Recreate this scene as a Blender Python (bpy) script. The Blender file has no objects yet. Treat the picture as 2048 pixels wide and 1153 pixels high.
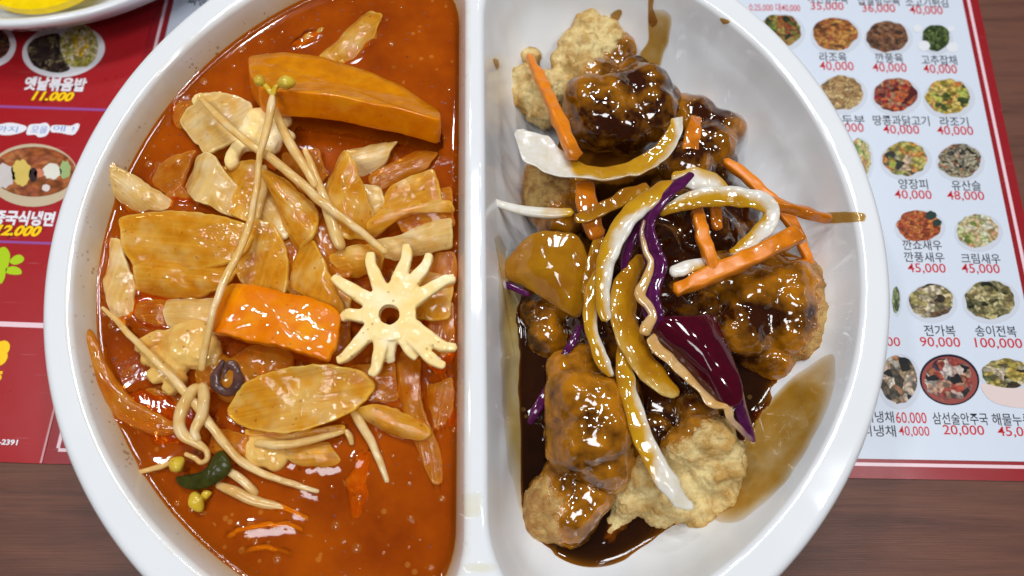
import bpy, bmesh, math, random
import numpy as np
from mathutils import Vector, noise, geometry
from mathutils.bvhtree import BVHTree

# ------------------------------------------------------------------ camera, world, lamps, exposure
sc = bpy.context.scene
COL = sc.collection
MM = 0.001
TILT = math.radians(20.0)
FPX = 1500.0                                    # focal length in pixels of the 2048 px wide photograph
RIM_Z = 52.0                                    # mm above the table
CAM = np.array([12.6, -88.0, 196.6 + RIM_Z])    # mm, bowl centre is the origin

cd = bpy.data.cameras.new('camera')
cam = bpy.data.objects.new('camera', cd)
COL.objects.link(cam)
cam.location = tuple(CAM * MM)
cam.rotation_euler = (TILT, 0, 0)
cd.sensor_width = 36.0
cd.lens = 36.0 * FPX / 2048.0
cd.clip_start = 0.01
cd.clip_end = 20.0
cd.dof.use_dof = True
cd.dof.focus_distance = 0.222
cd.dof.aperture_fstop = 10.0
sc.camera = cam

world = bpy.data.worlds.new('World')
sc.world = world
world.use_nodes = True
wbg = world.node_tree.nodes['Background']
wbg.inputs[0].default_value = (0.80, 0.88, 1.0, 1)
wbg.inputs[1].default_value = 0.05


def lamp(name, loc, size, power, color, aim=(0, 0, 0.05), size_y=None):
    d = bpy.data.lights.new(name, 'AREA')
    d.shape = 'RECTANGLE'
    d.size = size
    d.size_y = size_y or size
    d.energy = power
    d.color = color
    o = bpy.data.objects.new(name, d)
    COL.objects.link(o)
    o.location = loc
    o.rotation_euler = (Vector(aim) - Vector(loc)).to_track_quat('-Z', 'Y').to_euler()
    return o


COOL = (0.96, 0.98, 1.0)
lamp('ceiling_panel_lamp', (0.02, 0.50, 1.25), 0.20, 5.4, COOL, size_y=0.24)
lamp('ceiling_panel_lamp', (-0.26, -0.42, 1.30), 0.42, 6.4, COOL, size_y=0.36)
for lx, ly, pw in ((0.60, 0.70, 3.4), (0.72, 0.0, 3.2), (-0.45, 0.95, 3.4), (0.10, 1.25, 3.2), (-0.75, 0.25, 3.0), (0.40, -0.75, 2.2)):
    lamp('ceiling_spot_lamp', (lx, ly, 1.45), 0.08, pw, COOL)

sc.view_settings.view_transform = 'Standard'
sc.view_settings.look = 'None'
sc.view_settings.exposure = -0.10
sc.view_settings.gamma = 1.0
sc.view_settings.use_curve_mapping = False
cy = sc.cycles
cy.max_bounces = 8
cy.diffuse_bounces = 3
cy.glossy_bounces = 4
cy.transmission_bounces = 4
cy.transparent_max_bounces = 28
cy.volume_bounces = 4
cy.sample_clamp_indirect = 4.0
cy.caustics_reflective = False
cy.caustics_refractive = False

# ------------------------------------------------------------------ pixel -> place
CT, ST = math.cos(TILT), math.sin(TILT)


def ray(px, py):
    u = (px - 1024.0) / FPX
    v = (576.5 - py) / FPX
    return np.array([u, v * CT + ST, v * ST - CT])


def at(px, py, z):
    d = ray(px, py)
    return CAM + d * ((z - CAM[2]) / d[2])


def lin(c):
    c = c / 255.0
    return c / 12.92 if c <= 0.04045 else ((c + 0.055) / 1.055) ** 2.4


def rgb(r, g, b):
    return (lin(r), lin(g), lin(b), 1.0)


# ------------------------------------------------------------------ materials
class NT:
    def __init__(self, name):
        self.m = bpy.data.materials.new(name)
        self.m.use_nodes = True
        self.t = self.m.node_tree
        self.t.nodes.clear()
        self.out = self.t.nodes.new('ShaderNodeOutputMaterial')

    def n(self, typ, **kw):
        nd = self.t.nodes.new('ShaderNode' + typ)
        for k, v in kw.items():
            setattr(nd, k, v)
        return nd

    def set(self, sock, v):
        if isinstance(v, bpy.types.NodeSocket):
            self.t.links.new(v, sock)
        else:
            sock.default_value = v

    def coords(self, scale=(1000, 1000, 1000), rot=(0, 0, 0), src='Object'):
        tc = self.n('TexCoord')
        mp = self.n('Mapping')
        self.t.links.new(tc.outputs[src], mp.inputs[0])
        mp.inputs['Scale'].default_value = scale
        mp.inputs['Rotation'].default_value = rot
        return mp.outputs[0]

    def rnd(self):
        oi = self.n('ObjectInfo')
        return self.math('MULTIPLY', oi.outputs['Random'], 50.0)

    def noise(self, vec, scale, detail=3, rough=0.55, w=None, dist=0.0):
        nd = self.n('TexNoise')
        if w is not None:
            if getattr(self, '_off', None) is None or self._off[0] != vec:
                va = self.n('VectorMath', operation='ADD')
                self.t.links.new(vec, va.inputs[0])
                self.t.links.new(w, va.inputs[1])
                self._off = (vec, va.outputs[0])
            vec = self._off[1]
        self.t.links.new(vec, nd.inputs['Vector'])
        nd.inputs['Scale'].default_value = scale
        nd.inputs['Detail'].default_value = detail
        nd.inputs['Roughness'].default_value = rough
        nd.inputs['Distortion'].default_value = dist
        return nd.outputs[0]

    def voronoi(self, vec, scale, out='Distance', feature='F1', rand=1.0):
        nd = self.n('TexVoronoi', feature=feature)
        self.t.links.new(vec, nd.inputs['Vector'])
        nd.inputs['Scale'].default_value = scale
        nd.inputs['Randomness'].default_value = rand
        return nd.outputs[out]

    def ramp(self, fac, stops, interp='LINEAR'):
        nd = self.n('ValToRGB')
        nd.color_ramp.interpolation = interp
        e = nd.color_ramp.elements
        while len(e) < len(stops):
            e.new(0.5)
        for k, (p, c) in enumerate(stops):
            e[k].position = p
            e[k].color = c if hasattr(c, '__len__') else (c, c, c, 1)
        self.set(nd.inputs[0], fac)
        return nd.outputs[0]

    def math(self, op, a, b=0.0, clamp=False):
        nd = self.n('Math', operation=op, use_clamp=clamp)
        self.set(nd.inputs[0], a)
        self.set(nd.inputs[1], b)
        return nd.outputs[0]

    def mix(self, fac, a, b, mode='MIX'):
        nd = self.n('Mix', data_type='RGBA', blend_type=mode)
        self.set(nd.inputs[0], fac)
        self.set(nd.inputs[6], a)
        self.set(nd.inputs[7], b)
        return nd.outputs[2]

    def attr(self, name):
        return self.n('Attribute', attribute_name=name).outputs['Fac']

    def bump(self, h, dist, strength=1.0, prev=None):
        nd = self.n('Bump')
        nd.inputs['Strength'].default_value = strength
        nd.inputs['Distance'].default_value = dist
        self.t.links.new(h, nd.inputs['Height'])
        if prev is not None:
            self.t.links.new(prev, nd.inputs['Normal'])
        return nd.outputs[0]

    def sheen(self, ior, normal=None):
        """share of light mirrored by a wet outer face; none from inside"""
        fr = self.n('Fresnel')
        fr.inputs[0].default_value = ior
        if normal is not None:
            self.t.links.new(normal, fr.inputs['Normal'])
        geo = self.n('NewGeometry')
        return self.math('MULTIPLY', fr.outputs[0], self.math('SUBTRACT', 1.0, geo.outputs['Backfacing']))

    def bsdf(self, **kw):
        p = self.n('BsdfPrincipled')
        for k, v in kw.items():
            self.set(p.inputs[k.replace('_', ' ')], v)
        self.t.links.new(p.outputs[0], self.out.inputs[0])
        return p


def mat_melamine(name, stain=0.0, relief=0.5):
    k = NT(name)
    c = k.coords()
    base = k.mix(k.noise(c, 0.04, 2), (0.77, 0.785, 0.80, 1), (0.81, 0.82, 0.835, 1))
    if stain:
        geo = k.n('NewGeometry')
        sep = k.n('SeparateXYZ')
        k.t.links.new(geo.outputs['Position'], sep.inputs[0])
        hz = k.math('MULTIPLY', sep.outputs[2], 1000.0)
        f = k.math('ADD', hz, k.math('MULTIPLY', k.noise(c, 0.12, 4), 5.0))
        f = k.ramp(k.math('DIVIDE', k.math('SUBTRACT', f, 45.6), 10.0), [(0.0, 1.0), (0.45, 0.55), (0.95, 0.05)])
        oil = k.math('MULTIPLY', f, stain)
        base = k.mix(oil, base, (0.62, 0.40, 0.13, 1))
        sp = k.voronoi(c, 0.55)
        spk = k.math('LESS_THAN', sp, k.math('MULTIPLY', k.math('SUBTRACT', k.noise(c, 0.15, 3), 0.42), 1.3))
        base = k.mix(k.math('MULTIPLY', k.math('MULTIPLY', spk, f), 0.75), base, (0.30, 0.10, 0.02, 1))
    bmp = k.bump(k.noise(k.coords(scale=(1000, 1000, 380)), 0.05 if relief < 0.6 else 0.034, 1, 0.5, dist=0.3), 0.0007 if relief < 0.6 else 0.004, relief)
    k.bsdf(Base_Color=base, Roughness=0.09, Normal=bmp, Coat_Weight=0.3, Coat_Roughness=0.03,
           Specular_IOR_Level=0.45)
    return k.m


def mat_wet(name, ca, cb, cc=None, sss=0.25, rough=0.16, glitter=0.5, fibre=0.0, scale=0.25, sradius=(0.004, 0.002, 0.0008),
            speck=0.0, glow=0.0, sub=0.0, clear=0.0, tint=(0.93, 0.70, 0.32, 1), coat=1.0):
    """wet cooked vegetable: mottled colour, fine wet relief, fibres along its length"""
    k = NT(name)
    c = k.coords()
    w = k.rnd()
    base = k.mix(k.ramp(k.noise(c, scale, 4, w=w), [(0.32, 0.0), (0.68, 1.0)]), ca, cb)
    if cc:
        base = k.mix(k.ramp(k.noise(c, scale * 0.45, 2, w=w), [(0.5, 0.0), (0.68, 1.0)]), base, cc)
    n1 = k.bump(k.noise(c, 0.26, 2, 0.5, w=w), 0.0008, 0.26)
    if fibre:
        uv = k.coords(scale=(1.6, 17.0, 1.0), src='UV')
        fb = k.noise(uv, 1.0, 3, w=w)
        base = k.mix(k.math('MULTIPLY', k.ramp(fb, [(0.50, 0.0), (0.66, 1.0)]), fibre), base,
                     tuple(min(1, x * 1.55 + 0.03) for x in cb[:3]) + (1,))
        base = k.mix(k.math('MULTIPLY', k.ramp(fb, [(0.34, 1.0), (0.48, 0.0)]), fibre), base,
                     tuple(x * 0.6 for x in cb[:3]) + (1,))
        n1 = k.bump(fb, 0.0005, 0.3, n1)
        rim = k.ramp(k.attr('sauce'), [(0.90, 0.0), (1.0, 1.0)])
        base = k.mix(k.math('MULTIPLY', rim, 0.3), base, tuple(min(1, x * 1.5 + 0.06) for x in ca[:3]) + (1,))
    patch = k.ramp(k.noise(c, 0.13, 2, w=w), [(0.42, 0.05), (0.58, 1.0)])
    ncoat = k.bump(k.math('MULTIPLY', k.noise(c, 0.75, 1, 0.5, w=w), patch), 0.00034, glitter, n1)
    if speck:
        s1 = k.math('LESS_THAN', k.voronoi(c, 0.45), 0.17)
        s1 = k.math('MULTIPLY', s1, k.math('GREATER_THAN', k.noise(c, 0.3, 2, w=w), 0.52))
        base = k.mix(k.math('MULTIPLY', s1, speck), base, (0.16, 0.05, 0.01, 1))
    kw = dict(Base_Color=base, Roughness=rough + 0.12, Normal=n1, Coat_Normal=ncoat,
              Coat_Weight=k.math('MULTIPLY', coat, k.math('ADD', 0.45, k.math('MULTIPLY', patch, 0.55))), Coat_Roughness=0.02, Coat_IOR=1.5, Specular_IOR_Level=0.08)
    if sub:
        kw.update(Subsurface_Weight=sub, Subsurface_Radius=(0.005, 0.003, 0.0012))
    p = k.bsdf(**kw)
    if clear:
        # each face of the thin piece lets part of the light through, tinted; cut rims and fibres are denser
        tr = k.n('BsdfTransparent')
        tr.inputs[0].default_value = tint
        op = k.math('ADD', 0.9 - clear, k.math('MULTIPLY', k.noise(c, 0.11, 4, w=w), 0.45))
        if fibre:
            op = k.math('ADD', op, k.math('MULTIPLY', rim, 0.22))
            op = k.math('ADD', op, k.math('MULTIPLY', k.ramp(fb, [(0.48, 0.0), (0.66, 1.0)]), 0.07), True)
        mx = k.n('MixShader')
        k.t.links.new(op, mx.inputs[0])
        k.t.links.new(tr.outputs[0], mx.inputs[1])
        k.t.links.new(p.outputs[0], mx.inputs[2])
        gl = k.n('BsdfGlossy')
        gl.inputs['Roughness'].default_value = 0.04
        k.t.links.new(ncoat, gl.inputs['Normal'])
        fr = k.sheen(1.42, ncoat)
        m2 = k.n('MixShader')
        k.t.links.new(k.math('MULTIPLY', fr, k.math('SUBTRACT', 1.0, op, True)), m2.inputs[0])
        k.t.links.new(mx.outputs[0], m2.inputs[1])
        k.t.links.new(gl.outputs[0], m2.inputs[2])
        k.t.links.new(m2.outputs[0], k.out.inputs[0])
    if glow:
        tl = k.n('BsdfTranslucent')
        k.set(tl.inputs[0], base)
        k.t.links.new(n1, tl.inputs['Normal'])
        mx = k.n('MixShader')
        mx.inputs[0].default_value = glow
        k.t.links.new(p.outputs[0], mx.inputs[1])
        k.t.links.new(tl.outputs[0], mx.inputs[2])
        k.t.links.new(mx.outputs[0], k.out.inputs[0])
    return k.m


def mat_sauced(name, bare, bare2, thin, thick, rough_bare=0.4, sss=0.15, crust=0.0, glitter=0.25, nz=0.9, alpha=1.0):
    """food part-coated in glossy brown sauce; the vertex value 'sauce' says where the sauce lies"""
    k = NT(name)
    c = k.coords()
    w = k.rnd()
    a = k.attr('sauce')
    n_big = k.noise(c, 0.18, 4, w=w)
    m = k.math('ADD', a, k.math('MULTIPLY', k.math('SUBTRACT', n_big, 0.5), nz))
    mask = k.ramp(m, [(0.38, 0.0), (0.56, 1.0)] if crust else [(0.30, 0.0), (0.54, 1.0)])
    dep = k.ramp(k.math('ADD', k.math('MULTIPLY', m, 0.6), k.math('SUBTRACT', k.math('MULTIPLY', k.noise(c, 0.16, 3, w=w), 0.6), k.math('MULTIPLY', k.attr('crest'), 0.28 if crust else 0.0))), [(0.45, 0.0), (0.84, 1.0)] if crust else [(0.55, 0.0), (0.92, 1.0)])
    fry = k.noise(c, 0.4, 5, 0.65, w=w)
    if crust:
        fry = k.math('ADD', k.math('MULTIPLY', fry, 0.75), k.math('MULTIPLY', k.attr('crest'), 0.35))
    col_b = k.mix(k.ramp(fry, [(0.38, 0.0), (0.68, 1.0)]), bare, bare2)
    col_s = k.mix(dep, thin, thick)
    base = k.mix(mask, col_b, col_s)
    ro = k.math('SUBTRACT', rough_bare, k.math('MULTIPLY', mask, rough_bare - 0.07))
    hb = k.noise(c, 1.1, 4, 0.7, w=w)
    hs = k.noise(c, 0.35, 2, w=w)
    inv = k.math('SUBTRACT', 1.0, mask)
    n1 = None
    if crust:
        bub = k.n('TexVoronoi', feature='SMOOTH_F1')
        k.t.links.new(c, bub.inputs['Vector'])
        bub.inputs['Scale'].default_value = 0.42
        n1 = k.bump(k.math('MULTIPLY', bub.outputs['Distance'], inv), 0.0026, 0.35)
        n1 = k.bump(k.math('MULTIPLY', hb, inv), 0.0012, 0.3 + crust, n1)
    n1 = k.bump(hs, 0.0010, glitter * (0.2 if crust else 0.3), n1)
    k.bsdf(Base_Color=base, Roughness=ro, Normal=n1, Alpha=alpha,
           Coat_Weight=k.math('MULTIPLY', mask, 0.9), Coat_Roughness=0.03)
    return k.m


def mat_liquid(name, body, tint, reach, ripple=0.25, rscale=0.12, body2=None):
    """murky liquid: the vertex value 'sauce' is the real depth of liquid (mm) under that spot; shallow liquid lets the bowl through"""
    k = NT(name)
    c = k.coords()
    dep = k.attr('sauce')
    vis = k.math('SUBTRACT', 1.0, k.math('POWER', 2.718, k.math('DIVIDE', k.math('MULTIPLY', dep, -1.0), reach)))
    n1 = k.bump(k.noise(c, rscale, 3), 0.0012, ripple)
    n1 = k.bump(k.noise(c, 0.7, 2), 0.0003, ripple, n1)
    col = k.mix(k.ramp(k.noise(c, 0.045, 5, 0.6), [(0.35, 0.0), (0.68, 1.0)]), body, body2 or body)
    # floating beads of oil
    dr = k.voronoi(c, 0.30, 'Distance')
    bead = k.math('MULTIPLY', k.math('LESS_THAN', dr, 0.22), k.math('GREATER_THAN', k.noise(c, 0.07, 2), 0.55))
    col = k.mix(k.math('MULTIPLY', bead, 0.12), col, tint)
    p = k.bsdf(Base_Color=col, Roughness=0.05, Normal=n1, Coat_Weight=0.4, Coat_Roughness=0.02, IOR=1.36)
    tr = k.n('BsdfTransparent')
    tr.inputs[0].default_value = tint
    mx = k.n('MixShader')
    k.t.links.new(vis, mx.inputs[0])
    k.t.links.new(tr.outputs[0], mx.inputs[1])
    k.t.links.new(p.outputs[0], mx.inputs[2])
    gl = k.n('BsdfGlossy')
    gl.inputs['Roughness'].default_value = 0.05
    k.t.links.new(n1, gl.inputs['Normal'])
    fr = k.sheen(1.36, n1)
    m2 = k.n('MixShader')
    k.t.links.new(k.math('MULTIPLY', fr, k.math('SUBTRACT', 1.0, vis)), m2.inputs[0])
    k.t.links.new(mx.outputs[0], m2.inputs[1])
    k.t.links.new(gl.outputs[0], m2.inputs[2])
    k.t.links.new(m2.outputs[0], k.out.inputs[0])
    return k.m


def mat_plain(name, col, rough=0.3, coat=0.0, sss=0.0, mottle=0.0):
    k = NT(name)
    base = col
    if mottle:
        c = k.coords()
        base = k.mix(k.math('MULTIPLY', k.noise(c, 0.15, 4), mottle), col, tuple(x * 0.6 for x in col[:3]) + (1,))
    k.bsdf(Base_Color=base, Roughness=rough, Coat_Weight=coat, Coat_Roughness=0.08, Subsurface_Weight=sss,
           Subsurface_Radius=(0.003, 0.002, 0.001))
    return k.m


def mat_laminate(name, col, var=0.12):
    """print under glossy film, scuffed"""
    k = NT(name)
    c = k.coords()
    base = k.mix(k.math('MULTIPLY', k.noise(c, 0.03, 4), var * 2), col, tuple(x * 0.7 for x in col[:3]) + (1,))
    sc_ = k.noise(k.coords(scale=(60, 1400, 1000), rot=(0, 0, 0.9)), 1.0, 2)
    scr = k.ramp(sc_, [(0.70, 0.0), (0.74, 1.0)])
    base = k.mix(k.math('MULTIPLY', scr, 0.10), base, (0.8, 0.8, 0.82, 1))
    k.bsdf(Base_Color=base, Roughness=k.math('ADD', 0.22, k.math('MULTIPLY', k.noise(c, 0.06, 4), 0.15)),
           Normal=k.bump(k.noise(c, 0.03, 2), 0.0006, 0.3))
    return k.m


def mat_wood(name):
    k = NT(name)
    c = k.coords(scale=(11, 170, 300))
    g = k.noise(c, 1.0, 6, 0.62, dist=0.4)
    base = k.ramp(g, [(0.30, rgb(76, 42, 31)), (0.46, rgb(98, 57, 42)), (0.58, rgb(110, 66, 48)), (0.72, rgb(86, 48, 35))])
    c2 = k.coords(scale=(40, 2400, 300))
    fine = k.ramp(k.noise(c2, 1.0, 3), [(0.35, 0.0), (0.62, 1.0)])
    base = k.mix(k.math('MULTIPLY', k.math('SUBTRACT', 1.0, fine), 0.18), base, rgb(60, 37, 30))
    k.bsdf(Base_Color=base, Roughness=0.42, Normal=k.bump(fine, 0.00012, 0.35))
    return k.m


def mat_print(name, cols, scale=9.0, aniso=1.0, seed=0.0):
    """a printed food photograph: flat patches of colour"""
    k = NT(name)
    uv = k.coords(scale=(1, aniso, 1), rot=(0, 0, seed), src='UV')
    nd = k.n('TexNoise')
    k.t.links.new(uv, nd.inputs[0])
    nd.inputs['Scale'].default_value = 4
    wob = k.n('VectorMath', operation='MULTIPLY_ADD')
    k.t.links.new(nd.outputs['Color'], wob.inputs[0])
    wob.inputs[1].default_value = (0.22, 0.22, 0)
    k.t.links.new(uv, wob.inputs[2])
    off = k.n('VectorMath', operation='ADD')
    k.t.links.new(wob.outputs[0], off.inputs[0])
    off.inputs[1].default_value = (seed * 3.1, seed * 1.7, 0)
    vc = k.voronoi(off.outputs[0], scale, 'Color')
    sep = k.n('SeparateColor')
    k.t.links.new(vc, sep.inputs[0])
    stops = [((i + 0.5) / len(cols), rgb(*cc)) for i, cc in enumerate(cols)]
    base = k.ramp(sep.outputs[0], stops, 'CONSTANT' if False else 'LINEAR')
    sh = k.voronoi(off.outputs[0], scale * 1.9, 'Distance')
    base = k.mix(k.ramp(sh, [(0.25, 0.0), (0.75, 0.7)]), base, tuple(x * 0.25 for x in rgb(*cols[0])[:3]) + (1,))
    k.bsdf(Base_Color=base, Roughness=0.25)
    return k.m


# ------------------------------------------------------------------ mesh helpers (all coordinates in mm)
def make(name, verts, faces, mats, parent=None, label=None, cat=None, group=None, kind=None, smooth=True, sauce=None,
         uv=None, fmat=None, origin=None):
    verts = np.asarray(verts, float)
    if parent is not None:
        org = np.array(parent['_org'])
    else:
        org = verts.mean(0) if origin is None else np.array(origin, float)
        if origin is None:
            org[2] = verts[:, 2].min()
    me = bpy.data.meshes.new(name)
    me.from_pydata(((verts - org) * MM).tolist(), [], [tuple(map(int, f)) for f in faces])
    for m in (mats if isinstance(mats, (list, tuple)) else [mats]):
        me.materials.append(m)
    if fmat is not None:
        me.polygons.foreach_set('material_index', np.asarray(fmat, dtype=np.int32))
    me.polygons.foreach_set('use_smooth', [smooth] * len(me.polygons))
    if sauce is not None:
        at_ = me.attributes.new('sauce', 'FLOAT', 'POINT')
        at_.data.foreach_set('value', np.asarray(sauce, dtype=np.float32))
    if uv is not None:
        ul = me.uv_layers.new(name='UVMap')
        li = np.empty(len(me.loops), dtype=np.int32)
        me.loops.foreach_get('vertex_index', li)
        ul.data.foreach_set('uv', np.asarray(uv, dtype=np.float32)[li].ravel())
    me.validate()
    me.update()
    o = bpy.data.objects.new(name, me)
    COL.objects.link(o)
    if parent is not None:
        o.parent = parent
    else:
        o.location = tuple(org * MM)
        o['_org'] = org.tolist()
    tag(o, label, cat, group, kind)
    return o


def tag(o, label=None, cat=None, group=None, kind=None):
    for key, v in (('label', label), ('category', cat), ('group', group), ('kind', kind)):
        if v:
            o[key] = v
    return o


def thing(name, org, label, cat, group=None, kind=None):
    e = bpy.data.objects.new(name, None)
    COL.objects.link(e)
    e.empty_display_size = 0.01
    e.location = tuple(np.asarray(org) * MM)
    e['_org'] = [float(v) for v in org]
    return tag(e, label, cat, group, kind)


def catmull(P, n, closed=False):
    P = np.asarray(P, float)
    m = len(P)
    segs = m if closed else m - 1
    out = []
    ts = np.linspace(0, segs, n, endpoint=not closed)
    for t in ts:
        i = min(int(t), segs - 1)
        f = t - i
        if closed:
            p0, p1, p2, p3 = P[(i - 1) % m], P[i % m], P[(i + 1) % m], P[(i + 2) % m]
        else:
            p1, p2 = P[i], P[i + 1]
            p0 = P[i - 1] if i > 0 else 2 * p1 - p2
            p3 = P[i + 2] if i + 2 < m else 2 * p2 - p1
        out.append(0.5 * (2 * p1 + (p2 - p0) * f + (2 * p0 - 5 * p1 + 4 * p2 - p3) * f * f + (3 * p1 - p0 - 3 * p2 + p3) * f ** 3))
    return np.array(out)


def resample_closed(P, n, soften=2):
    P = np.asarray(P, float)
    Q = np.vstack([P, P[:1]])
    L = np.r_[0, np.cumsum(np.linalg.norm(np.diff(Q, axis=0), axis=1))]
    s = np.linspace(0, L[-1], n, endpoint=False)
    R = np.stack([np.interp(s, L, Q[:, k]) for k in range(Q.shape[1])], 1)
    for _ in range(soften):
        R = 0.5 * R + 0.25 * (np.roll(R, 1, 0) + np.roll(R, -1, 0))
    return R


_rs = np.random.RandomState(7)
_perm = np.tile(_rs.permutation(256), 3)
_grad = _rs.normal(size=(256, 3))
_grad /= np.linalg.norm(_grad, axis=1)[:, None]


def pn(P, s, seed=0):
    """gradient noise on many points at once, about -0.7..0.7"""
    X = np.atleast_2d(P) * s + np.array([seed * 7.3 + 31.7, 57.1 - seed * 3.1, seed * 1.9 + 11.3])
    I = np.floor(X).astype(int)
    f = X - I
    u = f * f * f * (f * (f * 6 - 15) + 10)
    I &= 255
    out = np.zeros(len(X))
    for dx in (0, 1):
        for dy in (0, 1):
            for dz in (0, 1):
                h = _perm[_perm[_perm[I[:, 0] + dx] + I[:, 1] + dy] + I[:, 2] + dz]
                g = (_grad[h] * (f - (dx, dy, dz))).sum(1)
                w = (u[:, 0] if dx else 1 - u[:, 0]) * (u[:, 1] if dy else 1 - u[:, 1]) * (u[:, 2] if dz else 1 - u[:, 2])
                out += g * w
    return out * 1.4


def vnoise(p, s, seed):
    return noise.noise(Vector((p[0] * s + seed * 7.3, p[1] * s - seed * 3.1, p[2] * s + seed * 1.9)))


def slab(outline, thick, n=72, rag=0.0, smooth=True, dome=0.0, bend=0.0, axis=0.0, t0=0.86, wob=0.0, seed=0, rings=7, soften=2, ripple=0.0):
    """a leaf, petal or slice: outline in px with heights, real thickness, rounded rim, bent about its long axis"""
    O = np.array([at(*p) for p in outline])
    O = catmull(O, n, True) if smooth else resample_closed(O, n, soften)
    if rag:
        cc_ = O.mean(0)
        rd = (O - cc_) / (np.linalg.norm(O - cc_, axis=1)[:, None] + 1e-9)
        O = O + rd * (rag * (pn(O, 0.16, seed + 3) + 0.5 * pn(O, 0.45, seed + 8)))[:, None]
    c = O.mean(0)
    nrm = np.zeros(3)
    for i in range(n):
        a, b = O[i] - c, O[(i + 1) % n] - c
        nrm += np.cross(a, b)
    nrm /= np.linalg.norm(nrm)
    if nrm[2] < 0:
        nrm = -nrm
    O = O - nrm * thick / 2
    c = c - nrm * thick / 2
    ax = np.array([math.cos(math.radians(axis)), math.sin(math.radians(axis)), 0])
    ax -= nrm * ax.dot(nrm)
    ax /= np.linalg.norm(ax)
    bx = np.cross(nrm, ax)
    qmax = np.abs((O - c) @ bx).max()
    pmax = np.abs((O - c) @ ax).max()
    ts = list(np.linspace(0, t0, rings)[1:]) + list(t0 + (1 - t0) * np.sin(np.linspace(0, math.pi / 2, 5))[1:])
    V, uv, tt = [], [], []

    def point(o, t, side):
        p = c + (o - c) * t
        q = (p - c) @ bx / qmax
        a_ = (p - c) @ ax / pmax
        h = dome * (1 - t * t) - bend * (q * q - 0.35)
        if ripple:
            h += ripple * math.sin(a_ * 9 + seed) * abs(q) ** 1.5
        e = max(0.0, (t - t0) / (1 - t0))
        th = thick / 2 * math.sqrt(max(0.0, 1 - e * e))
        return p + nrm * (h + side * th), (a_ * 0.5 + 0.5, q * 0.5 + 0.5)

    idx = {}
    for side in (1, -1):
        p, u = point(c, 0, side)
        idx[(side, 0)] = [len(V)] * n
        V.append(p); uv.append(u); tt.append(0)
        for r, t in enumerate(ts, 1):
            if side == -1 and r == len(ts):
                idx[(-1, r)] = idx[(1, r)]
                continue
            row = []
            for i in range(n):
                p, u = point(O[i], t, side)
                row.append(len(V))
                V.append(p); uv.append(u); tt.append(t)
            idx[(side, r)] = row
    F = []
    for side in (1, -1):
        for r in range(len(ts)):
            A, B = idx[(side, r)], idx[(side, r + 1)]
            for i in range(n):
                j = (i + 1) % n
                f = [A[i], B[i], B[j]] if r == 0 else [A[i], B[i], B[j], A[j]]
                F.append(f if side == 1 else f[::-1])
    # orientation
    f0 = F[0]
    V = np.array(V)
    if wob:
        V = V + nrm[None] * (wob * pn(V - nrm[None] * ((V - c) @ nrm)[:, None], 0.09, seed) + 0.35 * wob * pn(V, 0.3, seed + 2))[:, None]
    nn = np.cross(V[f0[1]] - V[f0[0]], V[f0[2]] - V[f0[0]])
    if nn.dot(nrm) < 0:
        F = [f[::-1] for f in F]
    return V, F, np.array(uv), np.array(tt)


def strip(pts, width, thick, n=44, m=18, expo=2.4, cup=0.0, roll=0.0, end=0.35, wob=0.0, seed=0, vals=None, lat=0.0):
    """a swept piece: px path with heights, width and thickness (numbers or one per point), rounded ends"""
    P = catmull([at(*p) for p in pts], n)
    k = len(pts)
    T = np.linspace(0, 1, n)
    kt = np.linspace(0, 1, k)
    W = np.interp(T, kt, width) if hasattr(width, '__len__') else np.full(n, float(width))
    H = np.interp(T, kt, thick) if hasattr(thick, '__len__') else np.full(n, float(thick))
    R = np.interp(T, kt, roll) if hasattr(roll, '__len__') else np.full(n, float(roll))
    S = np.interp(T, kt, vals) if vals is not None else np.zeros(n)
    L = np.r_[0, np.cumsum(np.linalg.norm(np.diff(P, axis=0), axis=1))]
    V, uv, sv = [], [], []
    for i in range(n):
        tg = P[min(i + 1, n - 1)] - P[max(i - 1, 0)]
        tg /= np.linalg.norm(tg) + 1e-9
        sd = np.cross(tg, (0, 0, 1.0))
        sd /= np.linalg.norm(sd) + 1e-9
        up = np.cross(sd, tg)
        a = math.radians(R[i])
        s2, u2 = sd * math.cos(a) + up * math.sin(a), up * math.cos(a) - sd * math.sin(a)
        w, h = W[i] / 2, H[i] / 2
        de = min(L[i], L[-1] - L[i]) / (end * W[i] + 1e-6)
        fe = math.sqrt(max(0.004, 1 - (1 - min(1, de)) ** 2))
        for j in range(m):
            ph = 2 * math.pi * j / m
            cx, sx = math.cos(ph), math.sin(ph)
            x = math.copysign(abs(cx) ** (2 / expo), cx)
            y = math.copysign(abs(sx) ** (2 / expo), sx)
            p = P[i] + s2 * (x * w * fe) + u2 * (y * h * fe - cup * (x * x - 0.4) * fe)
            V.append(p); uv.append((T[i], j / m)); sv.append(S[i] + lat * x)
    F = []
    for i in range(n - 1):
        for j in range(m):
            a, b = i * m + j, i * m + (j + 1) % m
            F.append((a, a + m, b + m, b))
    F.append(tuple(range(m)))
    F.append(tuple((n - 1) * m + j for j in range(m))[::-1])
    V = np.array(V)
    if wob:
        V = V + wob * np.stack([pn(V, 0.22, seed), pn(V, 0.22, seed + 5), pn(V, 0.22, seed + 9)], 1)
    return V, F, np.array(uv), np.array(sv)


def sphere(c, r, sz=1.0, sub=2):
    bm = bmesh.new()
    bmesh.ops.create_icosphere(bm, subdivisions=sub, radius=1.0)
    V = np.array([v.co[:] for v in bm.verts]) * np.array([r, r, r * sz]) + np.asarray(c)
    F = [tuple(v.index for v in f.verts) for f in bm.faces]
    bm.free()
    return V, F


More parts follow.
